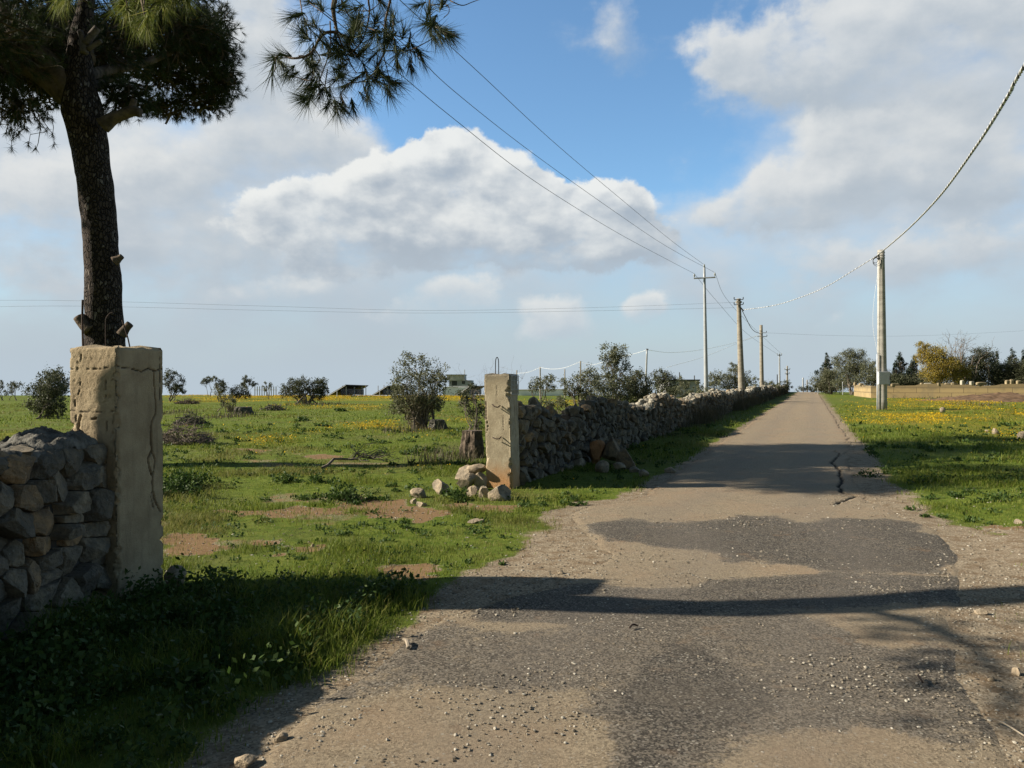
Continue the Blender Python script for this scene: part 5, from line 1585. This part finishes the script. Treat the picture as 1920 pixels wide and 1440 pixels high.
far_pole("light steel pole with a flat crossarm top far down the road", 1461.5, 738, 664, 130, .17, .11, M_GALV, ((666, 4.2),))
far_pole("double-crossarm pole farther down the road", 1476, 740, 686, 150, .20, .14, M_POLED, ((693, 5), (701, 4)))
far_pole("thin dark post left of the light steel far pole", 1457.3, 738, 702, 128, .10, .08, M_DARK)
far_pole("pale post at the road's vanishing end", 1505.5, 742, 708, 165, .20, .14, M_GALV)
far_pole("grey post just right of the vanishing-end pale post", 1513.3, 742, 712, 168, .14, .12, M_POLED)
Y5 = 64
pst = thing("utility_pole", "slightly tilted steel pole carrying white cable behind the olives", "pole", (at(1211, 745, Y5)[0], Y5, 0), PG)
shaft(pst, (1209.5, 745), (1213, 655), Y5, .09, .07, M_GALV, 12)
mb = MB(); tube(mb, [at(1211.5, 655, Y5), at(1215.5, 655, Y5)], .06, 6); mb.build("cap", M_DARK, pst)
for (px, tp_, Y, lab) in ((1088.5, 677, 70, "dark cable post above the wide left-leaning olive"), (1012.8, 688, 76, "cable post above the small grey-green olive"), (969, 694, 80, "thick cable post right beside the slim pillar"), (1059, 692, 90, "far plain post between two cable posts")):
    far_pole(lab, px, 745, tp_, Y, .075, .06, M_POLED)
far_pole("low reflector post at the road's far right edge", 1533.5, 739, 727, 118, .05, .05, M_GALV)
far_pole("tilted stub post by the right-hand olives", 1580, 737, 716, 110, .06, .05, M_GALV)

# ------------------------------------------------------------------ overhead lines
def line(label, pts, rad, mat, cat="cable", name="overhead_cable", group="overhead lines", n=10, sides=5):
    mb = MB(); tube(mb, curve(pts, n), rad, sides, True)
    return tag(mb.build(name, mat, smooth=True), label, cat, group)


def twisted(label, pts, rad, pitch, group="overhead lines"):
    P = curve(pts, 60); L = np.concatenate([[0], np.cumsum(np.linalg.norm(np.diff(P, axis=0), axis=1))])
    s = np.arange(0, L[-1], pitch / 8); Q = np.stack([np.interp(s, L, P[:, k]) for k in range(3)], -1)
    tg = np.gradient(Q, axis=0); tg /= np.linalg.norm(tg, axis=1)[:, None]
    sd = np.cross(tg, UP); sd /= np.linalg.norm(sd, axis=1)[:, None]; up2 = np.cross(sd, tg)
    root = thing("overhead_cable", label, "cable", tuple(P[0]), group)
    for k, m in enumerate((M_CABT, M_CABG, M_CABT)):
        a = s / pitch * 2 * math.pi + k * 2.094
        mb = MB(); tube(mb, Q + sd * (np.cos(a) * rad)[:, None] + up2 * (np.sin(a) * rad)[:, None], rad * .95, 5, True)
        mb.build("strand", m, root, smooth=True)


pt_r = at(1645, 479, Y1 - .25)
twisted("thick twisted cable sagging from the top right corner to the boxed pole", [(1.0, -9, 8.0), (3.2, -1, 7.35), (5.6, 5.5, 7.05), at(1920, 125, 13.6), at(1890, 180, 15.3), at(1830, 275, 20), at(1760, 370, 28), at(1700, 432, 38), pt_r], .0195, .42)
twisted("twisted white cable sagging from the boxed pole to the old brownish pole", [pt_r, at(1600, 507, 50.5), at(1550, 537, 54), at(1500, 558, 58), at(1450, 573, 61.5), at(1394, 581, Y3 - .25)], .015, .40)
line("dark cable drooping steeply between the two concrete poles", [at(1392, 583, Y3 - .2), at(1399, 597, 70), at(1408, 614, 75), at(1416, 622, 79), at(1427, 626, Y4 - .2)], .03, M_CABD)
line("upper white cable from the crossarmed concrete pole to the tilted steel pole", [at(1427, 627, Y4 - .2), at(1380, 642, 80), at(1320, 655, 74), at(1260, 661, 69), at(1213, 656, Y5)], .015, M_CABW)
line("lower white cable from the crossarmed concrete pole down to the olives", [at(1427, 627, Y4 - .25), at(1380, 645, 78), at(1320, 669, 70), at(1250, 689, 62)], .015, M_CABW)
line("white cable span left of the tilted steel pole", [at(1213, 656, Y5), at(1190, 663, 65.5), at(1140, 676, 68), at(1110, 684, 69.5), at(1088.5, 678, 70)], .013, M_CABW)
line("white cable span over the left-leaning olive", [at(1088.5, 678, 70), at(1060, 689, 72), at(1035, 692, 74), at(1012.8, 689, 76)], .013, M_CABW)
line("white cable span ending behind the slim pillar", [at(1012.8, 689, 76), at(990, 698, 78), at(969, 700, 80)], .013, M_CABW)
for lab, tip, ps_ in (("lowest of the three thin wires crossing the blue sky", tips2[0], [(725, 118, 22), (850, 222, 26), (1000, 338, 34), (1150, 432, 45), (1250, 486, 55)]),
                      ("middle wire of the three crossing the blue sky", tips2[1], [(770, 95, 22), (860, 178, 26), (1000, 288, 34), (1150, 395, 45), (1250, 462, 55)]),
                      ("uppermost of the three thin wires crossing the blue sky", tips2[2], [(815, 60, 22), (900, 138, 26), (1040, 268, 34), (1170, 378, 45), (1260, 452, 55)])):
    pp = [at(*q) for q in ps_]; first = pp[0] + (pp[0] - pp[1]) * 2.2
    line(lab, [first] + pp + [tip], .011, M_WIRE, "wire", "power_wire", "power wires")
for lab, tip, q in (("thin wire from the steel pole's left arm dropping to the far pole", tips2[0], [(1340, 560, 75), (1400, 625, 100), (1457.5, 664, 130)]), ("thin wire from the steel pole's right arm dropping behind the old pole", tips2[1], [(1362, 560, 75), (1410, 612, 100), (1465.5, 664, 130)])):
    line(lab, [tip] + [at(*k) for k in q], .014, M_WIRE, "wire", "power_wire", "power wires")
line("upper of two faint wires crossing the whole left sky", [at(-60, 563, 60), at(150, 564, 60), at(500, 574, 61), at(800, 582, 62), at(1100, 577, 64), at(1377, 567, Y3 - .2)], .0075, M_WIREG, "wire", "power_wire", "power wires")
line("lower of two faint wires crossing the whole left sky", [at(-60, 576, 60), at(150, 574, 60), at(500, 582, 61), at(800, 587, 62), at(1100, 583, 64), at(1377, 577, Y3 - .2)], .0075, M_WIREG, "wire", "power_wire", "power wires")
line("very faint wire stretching right behind the boxed pole", [at(1437, 624, Y4), at(1560, 629, 92), at(1700, 630, 100), at(1850, 624, 108), at(2000, 615, 115)], .008, M_WIREG, "wire", "power_wire", "power wires")

# ------------------------------------------------------------------ far structures
M_PANEL = plain("solar panel back", (.02, .022, .026), .4, .2)
M_ALU = plain("aluminium", (.45, .46, .47), .5, .1)


def solar(label, x0, x1, y_lo, y_hi, xr, Y, depth):
    """tilted panel table seen from its end: low edge left, high edge right, running away to the right"""
    a = at(x0, y_lo, Y); b_ = at(x1, y_hi, Y); along = np.array([(xr - x1) / 1450 * Y, depth, (y_hi - 726) / 1450 * Y * .4 - .0])
    root = thing("solar_panel_array", label, "solar panel", (a[0], Y, T(a[0], Y)), "solar panel tables")
    n = np.array([0, 0, .07])
    mb = MB()
    v = np.array([a, b_, b_ + along, a + along, a + n, b_ + n, b_ + along + n, a + along + n])
    mb.add(v, np.array([[0, 1, 2, 3], [4, 7, 6, 5], [0, 4, 5, 1], [1, 5, 6, 2], [2, 6, 7, 3], [3, 7, 4, 0]])); mb.build("panel", M_PANEL, root)
    for k in range(3):
        t = .12 + .38 * k
        m2 = MB(); p = b_ + along * t * .9 - (b_ - a) * .12 - np.array([0, 0, .04]); q = p.copy(); q[2] = T(p[0], min(p[1], 103)) - .5
        tube(m2, [q, p], .06, 6); m2.build("post", M_ALU, root)
    m2 = MB(); tube(m2, [a - n * .6, b_ - n * .6], .05, 6); m2.build("rail", M_ALU, root)
    m2 = MB(); p = (a + b_) / 2 - n; q = p.copy(); q[2] = T(p[0], p[1]) - .5; tube(m2, [q, p], .06, 6); m2.build("post", M_ALU, root)
    # dark sheet below the high side stands in for the table's shaded underside
    m2 = MB(); h = np.array([0, 0, -(735 - y_hi) / 1450 * Y * .85])
    c0 = b_ - (b_ - a) * .30 - n; th_ = np.array([.03, .0, 0])
    v = np.array([c0, c0 + along, c0 + along + h, c0 + h]); v = np.concatenate([v, v + th_])
    m2.add(v, np.array([[0, 1, 2, 3], [4, 7, 6, 5], [0, 4, 5, 1], [1, 5, 6, 2], [2, 6, 7, 3], [3, 7, 4, 0]])); m2.build("underside_shade_sheet", M_PANEL, root)


solar("dark tilted solar table right of the broad olive clump", 616, 648, 741, 722, 674, 96, 6)
solar("solar table half hidden by the nearest big olive bush", 698, 726, 741, 724, 752, 97, 6)
solar("solar table left of the slim pillar below the flat-roofed house", 856, 880, 741, 724, 906, 95, 6)

M_PLAST = plain("pale plaster", (.52, .49, .45), .9, .15, 1)
M_PLASTG = plain("grey plaster", (.38, .38, .39), .9, .15, 1)
M_WHITE = plain("white sheeting", (.80, .82, .86), .6, .08, 1)
hY = 125
hs = thing("house", "flat-roofed house with a higher block on its left, far behind the field", "house", (at(860, 735, hY)[0], hY, -1), None)
c0 = at(860, 720, hY)


def px_box(x0, x1, y_top, y_bot, Y, dep):
    a = at(x0, y_top, Y); b_ = at(x1, y_bot, Y)
    mb = MB(); box(mb, a[0], b_[0], Y, Y + dep, b_[2], a[2])
    return mb


px_box(842, 884, 713, 750, hY, 7).build("wall", M_PLASTG, hs)
px_box(838, 871, 703, 713.2, hY - .3, 5).build("upper_storey", M_PLAST, hs)
px_box(837, 872, 702, 703.2, hY - .6, 6).build("roof", M_PLASTG, hs)
px_box(847, 857, 714, 722.5, hY - .02, .2).build("window", M_DARK, hs)
px_box(866, 872, 714.5, 720, hY - .02, .2).build("window", M_DARK, hs)
mb = MB(); tube(mb, [at(871, 704, hY), at(871, 693, hY)], .07, 6); mb.build("chimney_pipe", M_GALV, hs)
g1 = thing("greenhouse", "white sheeted greenhouse under the flat-roofed house", "greenhouse", (at(858, 740, 112)[0], 112, -.3))
px_box(830, 885, 726, 744, 112, 5).build("wall", M_WHITE, g1)
mb = MB(); a = at(829, 726, 111.8); b_ = at(886, 724, 111.8); tube(mb, [a, b_], .08, 6); mb.build("ridge", M_ALU, g1)
g2 = thing("greenhouse", "long low white sheeted greenhouse right of the slim pillar", "greenhouse", (at(1000, 740, 108)[0], 108, -.3))
px_box(962, 1062, 731, 742, 108, 5).build("wall", M_WHITE, g2)
mb = MB(); tube(mb, [at(961, 731, 107.9), at(1063, 730, 107.9)], .08, 6); mb.build("ridge", M_ALU, g2)
b2 = thing("shed", "low grey building with a dark flat roof behind the wall", "building", (at(1290, 740, 92)[0], 92, 0))
px_box(1255, 1311, 714, 745, 92, 8).build("wall", M_PLASTG, b2)
px_box(1253, 1313, 711.5, 714.05, 91.7, 8.6).build("roof", M_DARK, b2)
mb = MB(); tube(mb, [at(1274, 712, 92), at(1274, 698, 92)], .06, 6); mb.build("aerial", M_DARK, b2)
mb = MB(); tube(mb, [at(1302, 712, 92), at(1302, 704, 92)], .06, 6); mb.build("aerial", M_DARK, b2)

# white slat fence on the left skyline
fr = thing("slat_fence", "fence of white upright slats on the left skyline", "fence", (at(505, 743, 100)[0], 100, 0))
mb = MB()
for k in range(10):
    px = 478 + k * 4.4; a = at(px, 724.5, 100); box(mb, a[0] - .05, a[0] + .05, 99.98, 100.02, T(a[0], 100) - .2, a[2])
mb.build("slats", plain("whitish slats", (.42, .44, .44), .7, .1), fr)
mb = MB(); a = at(476, 731, 100.08); b_ = at(520, 731, 100.08); tube(mb, [a, b_], .03, 4); mb.build("rail", M_ALU, fr)
# wire mesh fence posts along the field's far end
for k, px in enumerate((614, 642, 686, 709, 720)):
    x = (px - 960) / 1450 * 100; mb = MB(); tube(mb, [(x, 100, T(x, 100) - .2), (x, 100, CAM_H + (720 - 722 - (k % 2)) / 1450 * 100)], .045, 6)
    tag(mb.build("fence_post", M_POLED), "thin grey fence post on the skyline near the solar tables", "post", "fence posts near the solar tables")

# block wall on the right
M_BLK = None


def block_mat():
    m, nt, b = newmat("tufa blocks")
    tcn = objco(nt)
    br = nt.nodes.new('ShaderNodeTexBrick'); br.inputs['Scale'].default_value = 1.0
    br.inputs['Brick Width'].default_value = 2.3; br.inputs['Row Height'].default_value = .62; br.inputs['Mortar Size'].default_value = .022
    br.inputs['Color1'].default_value = (.34, .25, .125, 1); br.inputs['Color2'].default_value = (.42, .31, .16, 1); br.inputs['Mortar'].default_value = (.12, .09, .06, 1)
    nt.links.new(attr_vec(nt), br.inputs['Vector'])
    n1 = noise(nt, tcn, .9, 5, .65); n2 = noise(nt, tcn, 12, 4)
    c = mixrgb(nt, ramp(nt, n1, .45, .75, 0, .55), br.outputs['Color'], (.20, .17, .12))
    c = mixrgb(nt, ramp(nt, n2, .55, .8, 0, .4), c, (.16, .13, .09))
    s2 = nt.nodes.new('ShaderNodeSeparateXYZ'); nt.links.new(tcn, s2.inputs[0])
    zt_ = math_(nt, 'ADD', s2.outputs['Z'], math_(nt, 'MULTIPLY', math_(nt, 'SUBTRACT', n1, .5), .5))
    c = mixrgb(nt, ramp(nt, zt_, .85, 1.25, 0, .6), c, (.15, .12, .075))
    nt.links.new(c, b.inputs['Base Color']); b.inputs['Roughness'].default_value = .95
    return m


def attr_vec(nt):
    a = nt.nodes.new('ShaderNodeAttribute'); a.attribute_name = 'tint'
    g = nt.nodes.new('ShaderNodeTexCoord'); sp = nt.nodes.new('ShaderNodeSeparateXYZ'); nt.links.new(g.outputs['Object'], sp.inputs[0])
    c = nt.nodes.new('ShaderNodeCombineXYZ'); nt.links.new(a.outputs['Fac'], c.inputs[0]); nt.links.new(sp.outputs['Z'], c.inputs[1])
    return c.outputs[0]


M_BLK = block_mat()
bw_ = thing("block_wall", "low wall of tan stone blocks behind the yellow flower meadow", "wall", (at(1700, 745, 90)[0], 90, 0))
# corner points in plan: far left end, corner, right end beyond the frame
pa = at(1601, 738, 104); pb = at(1633, 744, 88); pc_ = at(1960, 741, 82)


def wall_run(a, b_, h0, h1, th, mat, root, name):
    mb = MB(); a = np.array([a[0], a[1], 0]); b_ = np.array([b_[0], b_[1], 0]); d = b_ - a; L = np.linalg.norm(d); d /= L; n = np.array([-d[1], d[0], 0])
    k = max(2, int(L / .6)); s = np.linspace(0, L, k)
    rr_ = np.random.default_rng(int(L)); jag = np.repeat(rr_.choice([0, .0, .0, -.14, .16], k // 4 + 1), 4)[:k]
    ht = np.linspace(h0, h1, k) + jag
    V = []; tn = []
    for i in range(k):
        for (o, z) in ((0, -.4), (0, ht[i]), (th, ht[i]), (th, -.4)):
            V.append(a + d * s[i] + n * o + UP * z); tn.append(s[i])
    F = []
    for i in range(k - 1):
        q = i * 4
        for j in range(3):
            F.append([q + j, q + 4 + j, q + 5 + j, q + 1 + j])
    F.append([0, 1, 2, 3]); F.append([(k - 1) * 4 + 3, (k - 1) * 4 + 2, (k - 1) * 4 + 1, (k - 1) * 4])
    mb.add(V, np.array(F), np.array(tn)); mb.build(name, mat, root)
    return d, L


wall_run(pa, pb, 1.5, 1.38, .4, M_BLK, bw_, "side_run")
wall_run(pb + np.array([.02, -.02, 0]), pc_, 1.36, 1.66, .4, M_BLK, bw_, "front_run")
# loose blocks along the top of that wall, each a thing of its own
M_BLOCK = plain("loose tufa block", (.26, .21, .13), .95, .35, 3)
M_BLOCKW = plain("whitish loose block", (.38, .35, .28), .95, .2, 3)
bl = [(1605, 7, 4, 0), (1616, 8, 3, 0), (1664, 6, 3, 1), (1680, 16, 3, 0), (1731, 7, 3.5, 0), (1741, 14, 3, 1), (1763, 10, 3, 0), (1778, 9, 2.5, 0), (1788, 7, 3, 0), (1806, 6, 7, 1), (1824, 9, 5, 1), (1842, 20, 3, 0), (1891, 8, 6, 0), (1899, 7, 7, 0), (1912, 8, 5, 0)]
names = ["tan block at the left end of the wall top", "tan block second from the wall's left end", "whitish chip on the wall just right of the pole", "long flat tan slab on the wall right of the pole", "small tan block before the yellow tree's left side",
         "flat whitish slab under the yellow tree", "tan block under the yellow tree's middle", "thin tan block under the yellow tree's right side", "tan lump between thin block and upright white block", "upright white block standing on the wall",
         "slanted white block right of the upright white one", "longest flat tan slab on the wall top", "tall tan block near the wall's right end", "taller twin tan block touching its neighbour at right", "last tan block by the right edge on the wall top"]
for (px, w, h, c), nm in zip(bl, names):
    t = np.clip((px - 1633) / (1960 - 1633), 0, 1)
    # the point of the wall run seen in that direction
    if px < 1633:
        A, B, h0, h1 = pa, pb, 1.5, 1.38
    else:
        A, B, h0, h1 = pb, pc_, 1.36, 1.66
    u = (px - 960) / 1450
    s = (u * A[1] - A[0]) / ((B[0] - A[0]) - u * (B[1] - A[1])); X_, Y_ = A[0] + (B[0] - A[0]) * s, A[1] + (B[1] - A[1]) * s + .2
    zt = h0 + (h1 - h0) * s
    sx, sz = w / 1450 * Y_, h / 1450 * Y_
    rr_ = np.random.default_rng(int(px)); mb = MB()
    v, F = rock_verts(2, rr_, 3, .06, .8)
    v = np.sign(v) * np.abs(v / np.abs(v).max(0)) ** .45
    v = v * np.array([sx / 2, .17, sz / 2 + .10]) @ rotz(rr_.normal() * .2).T
    mb.add(v + np.array([X_, Y_, zt + sz / 2 - .02]), F)
    tag(mb.build("stone_block", M_BLOCKW if c else M_BLOCK), nm, "block", "loose blocks on the tan wall")

# reddish earth mound before the block wall
mb = MB(); xs = np.linspace(-1, 1, 60); ys = np.linspace(-1, 1, 24); U, Vv = np.meshgrid(xs, ys)
c = at(1890, 744, 72); rx = 9.0; ry = 4.0
rad_ = np.sqrt(U ** 2 + Vv ** 2); H_ = .72 * np.clip(1 - rad_ ** 1.6, -.2, 1) * (1 + .35 * (fbm2(U * 5, Vv * 5, 2, 4) - .5) * 2) + (fbm2(U * 14, Vv * 10, 6, 3) - .5) * .22 - .05
i = np.arange(23)[:, None] * 60; j = np.arange(59)[None, :]
mb.add(np.stack([c[0] + U * rx, c[1] + Vv * ry, H_], -1).reshape(-1, 3), np.stack([i + j, i + j + 1, i + 61 + j, i + 60 + j], -1).reshape(-1, 4))
kind(mb.build("earth_mound", plain("red earth", (.15, .095, .055), 1, .4, 2, 0, 1, 4), smooth=True), 'structure')

# ------------------------------------------------------------------ grass, weeds, flowers, gravel
M_GRASS = leafmat("grass blades", [(.072, .112, .013), (.140, .185, .022), (.240, .252, .052)], .40, .6, (.20, .175, .06))
M_WEED = leafmat("weed leaves", [(.030, .060, .012), (.050, .090, .018), (.085, .125, .035)], .3)
M_DRY = leafmat("dry weeds", [(.085, .07, .045), (.13, .11, .065), (.06, .07, .03)], .25)
M_FLOW = leafmat("yellow flowers", [(.62, .34, .006), (.70, .45, .012), (.62, .50, .04)], .2)
M_PEB = leafmat("gravel stones", [(.13, .11, .085), (.25, .215, .165), (.42, .39, .33)], .0, .9)


def scatter(n, y0, y1, r, xl=-.70, xr=.70, pw=1.0):
    """random ground points inside the field of view's wedge between two distances"""
    y = np.sqrt(r.uniform(y0 ** 2, y1 ** 2, n)) if pw == 1 else y0 * (y1 / y0) ** r.uniform(0, 1, n)
    x = r.uniform(xl, xr, n) * y
    return x, y


r = np.random.default_rng(21)
mg = MB()
for (n, y0, y1, h, w) in ((60000, 3.0, 6.2, .075, .0045), (110000, 6.0, 10, .060, .006), (120000, 9.5, 16, .060, .009), (110000, 15, 28, .07, .015), (80000, 26, 60, .09, .032)):
    x, y = scatter(n, y0, y1, r)
    gm, so = grass_mask(x, y)
    patch = fbm2(x * .8, y * .8, 15, 3); lush = sstep(.45, .7, patch)
    tallzone = sstep(6.6, 5.2, y) * sstep(-.6, -1.2, x - .1 * y + .4)
    keep = r.uniform(0, 1, n) < gm * (.35 + .65 * lush + tallzone)
    # keep clear of the pillars and the near wall
    keep &= ~((x < -3.0) & (y < 6.2))
    x, y = x[keep], y[keep]; lush = lush[keep]; tz = tallzone[keep]
    z = terrain(x, y)
    clump = fbm2(x * 3.1, y * 3.1, 88, 3)
    hh = .82 * h * (0.45 + .9 * lush + 1.0 * sstep(.5, .75, clump)) * r.uniform(.5, 1.3, len(x)) * (1 + .75 * tz) * np.where((x > 4) & (y < 30), 1.35, 1)
    dryp = sstep(.5, .68, fbm2(x * .35 + 7, y * .35, 30, 3)) * .75 * (y > 7) * (x < cur(L_ROAD, y))
    dry = np.clip(dryp * r.uniform(.3, 1.2, len(x)) + (r.uniform(0, 1, len(x)) < .06) * .8, 0, 1)
    blades(mg, np.stack([x, y, z - .004], -1), hh, w * r.uniform(.6, 1.3, len(x)), r, .8, dry)
kind(mg.build("grass", M_GRASS), 'stuff')

# leafy weeds: low rosettes and clumps
mw = MB()


def weed(x, y, R, n, ls, hgt=.6):
    z = T(x, y)
    d = r.normal(size=(n, 3)); d[:, 2] = np.abs(d[:, 2]) * hgt; d /= np.linalg.norm(d, axis=1)[:, None]
    c = np.array([x, y, z]) + d * (r.uniform(.15, 1, n) ** .6)[:, None] * np.array([R, R, R * hgt * 1.3])
    leaves(mw, c, ls, r, .55, -.3)


for k in range(380):                                # the shaded verge at the foot of the near wall
    y = r.uniform(2.9, 6.1); x = r.uniform(-3.25 + .09 * y, float(cur(L_GRASS, np.array([y]))[0]) - .15)
    x = x if r.uniform() < .5 else -3.0 + abs(r.normal()) * .6
    if x < -3.3 + .1 * y - .2:
        continue
    weed(x, y, r.uniform(.06, .17), int(r.uniform(25, 60)), r.uniform(.03, .055), r.uniform(.8, 1.5))
for (px, py, w, n) in ((335, 915, 50, 900), (320, 925, 40, 600), (650, 935, 70, 700), (600, 928, 50, 400), (850, 930, 40, 300), (860, 940, 34, 260), (690, 938, 40, 260), (930, 1055, 40, 200), (500, 890, 30, 160), (580, 888, 60, 220), (540, 905, 50, 180), (730, 920, 40, 200), (1010, 948, 50, 260), (1060, 945, 50, 260), (1090, 945, 40, 200), (760, 980, 40, 150), (640, 1000, 60, 160),
                       (1700, 905, 90, 500), (1760, 900, 100, 500), (1830, 905, 100, 500), (1900, 915, 90, 500), (1740, 845, 60, 260), (1850, 940, 80, 300), (1680, 845, 60, 260), (1640, 850, 40, 200), (1770, 940, 60, 220), (1900, 865, 60, 260), (1720, 965, 50, 160),
                       (800, 850, 60, 420), (760, 870, 40, 200), (840, 870, 50, 420), (640, 772, 30, 120), (560, 790, 40, 160), (600, 800, 40, 160), (410, 815, 40, 140)):
    x, y = G(px, py)
    for q in range(max(2, n // 70)):
        weed(x + r.normal() * w / 1450 * y * .35, y + r.normal() * w / 1450 * y * .6, w / 1450 * y * r.uniform(.15, .3), 60, .0042 * y, .55)
for (px, py, R, n, q_) in ((332, 918, .20, 150, 7), (352, 915, .16, 120, 5), (318, 930, .2, 140, 5), (650, 938, .17, 120, 4), (860, 938, .12, 80, 3), (600, 905, .10, 60, 3), (545, 905, .10, 60, 3)):
    x, y = G(px, py)
    for _ in range(q_):
        weed(x + r.normal() * R * .8, y + r.normal() * R * .8, R * r.uniform(.7, 1.1), n, .05, 1.25)
for k in range(900):                                # small scattered weeds
    y = 6.2 * (30 / 6.2) ** r.uniform(0, 1); x = r.uniform(-.5, .68) * y
    g_, s_ = grass_mask(np.array([x]), np.array([y]))
    if r.uniform() < g_[0]:
        weed(x, y, r.uniform(.03, .11) * (1 + y / 30), int(r.uniform(14, 36)), .0032 * y + .012, .5)
kind(mw.build("weeds", M_WEED), 'stuff')

# dry stalks and scrub along the foot of the roadside wall and round the stumps
md = MB()
for (s0, s1, n) in ((9, 24, 3600), (24, 60, 5200), (60, 140, 4000)):
    s = r.uniform(s0, s1, n); o = np.abs(r.normal(size=n)) * .35 + .05
    p = sB[None, :] + dB[None, :] * s[:, None] + nB[None, :] * o[:, None]
    z = terrain(p[:, 0], p[:, 1]); k = fbm2(s * .35, s * 0, 5, 3)
    keep = r.uniform(0, 1, n) < sstep(.35, .6, k)
    p = p[keep]; z = z[keep]; m = len(p); sc = (12 + s[keep]) / 30
    blades(md, np.stack([p[:, 0], p[:, 1], z], -1), r.uniform(.25, 1.0, m) * (1 - .5 * np.minimum(o[keep], 1)), .010 * np.maximum(sc, .8) * r.uniform(.6, 1.4, m), r, .5)
for (px, py, w, n) in ((850, 862, 90, 420), (800, 868, 70, 130), (775, 810, 90, 260), (430, 782, 50, 260), (1000, 775, 90, 420), (1060, 800, 110, 700), (1230, 762, 60, 300), (1290, 755, 60, 300), (590, 758, 70, 300), (1830, 760, 60, 200), (1760, 748, 80, 200), (320, 775, 40, 200)):
    x, y = G(px, py); xx = x + r.normal(size=n) * w / 1450 * y * .4; yy = y + r.normal(size=n) * .035 * y
    blades(md, np.stack([xx, yy, terrain(xx, yy)], -1), r.uniform(.05, .42, n) * r.uniform(.5, 1.2, n), .0008 * y * np.ones(n) * r.uniform(.5, 1.2, n), r, .7)
kind(md.build("dry_scrub", M_DRY), 'stuff')

# grassy bank between wall and road, and taller blades along its shaded foot
# yellow flower heads
mf = MB()
for (n, y0, y1, sz, xl, xr) in ((120000, 12, 40, .027, -.5, .72), (200000, 38, 110, .05, -.6, .75)):
    x, y = scatter(n, y0, y1, r, xl, xr)
    f = flower_mask(x, y); g_, s_ = grass_mask(x, y)
    sp_ = sstep(.50, .75, fbm2(x * .6, y * .6, 51, 3)) * .035
    dr = sstep(.36, .60, fbm2(x * .9 / np.sqrt(y / 25), y * .45 / np.sqrt(y / 25), 63, 4))
    keep = (r.uniform(0, 1, n) < (f * np.where(y < 38, 1.0, .8) * dr + sp_ * .6) * (g_ > .3))
    x, y = x[keep], y[keep]; m = len(x); z = terrain(x, y) + r.uniform(.04, .13, m)
    s = sz * r.uniform(.6, 1.25, m) * (1 + (y - y0) / (y1 - y0) * .6); a = r.uniform(0, 6.28, m); tl = r.normal(size=(m, 2)) * .45 + np.array([-.25, -.35])
    V = []
    for q in range(5):
        aa = a + q * 2 * math.pi / 5; cx, cy = np.cos(aa) * s * .5, np.sin(aa) * s * .5
        V.append(np.stack([x + cx, y + cy, z + cx * tl[:, 0] * .8 + cy * tl[:, 1] * .8 * -1], -1))
    V = np.stack(V, 1).reshape(-1, 3); mf.add(V, np.arange(m * 5).reshape(-1, 5))
kind(mf.build("yellow_flowers", M_FLOW), 'stuff')

# gravel: loose chippings on the verges and between the asphalt patches
mp = MB(); V0, F0 = ICO[0]
cnt = 0
for (n, y0, y1, s0, s1) in ((26000, 2.9, 6.5, .0025, .0095), (16000, 5.5, 12, .004, .013)):
    x, y = scatter(n, y0, y1, r)
    g_, s_ = grass_mask(x, y)
    lr, rr3 = cur(L_ROAD, y), cur(R_ROAD, y); inside = np.minimum(x - lr, rr3 - x)
    pn = fbm2(x * 1.4, y * 1.4, 71, 3)
    pr_ = np.where(inside > .25, .05 + .75 * sstep(.54, .68, pn), .9) * (1 - g_ * .85)
    keep = (r.uniform(0, 1, n) < pr_) & ~((x < -2.9) & (y < 6.4))
    x, y = x[keep], y[keep]; ins = inside[keep]; m = len(x)
    z = np.where(ins > .05, .010, terrain(x, y))
    s = s0 + (s1 - s0) * r.uniform(0, 1, m) ** 3
    sq = np.stack([s * r.uniform(.8, 1.4, m), s * r.uniform(.8, 1.4, m), s * r.uniform(.4, .8, m)], -1)
    jit = 1 + r.normal(size=(m, len(V0), 1)) * .16
    V = V0[None] * jit * sq[:, None, :] + np.stack([x, y, z + s * .25], -1)[:, None, :]
    mp.add(V.reshape(-1, 3), (F0[None] + (np.arange(m) * len(V0))[:, None, None]).reshape(-1, 3))
kind(mp.build("gravel", M_PEB), 'stuff')
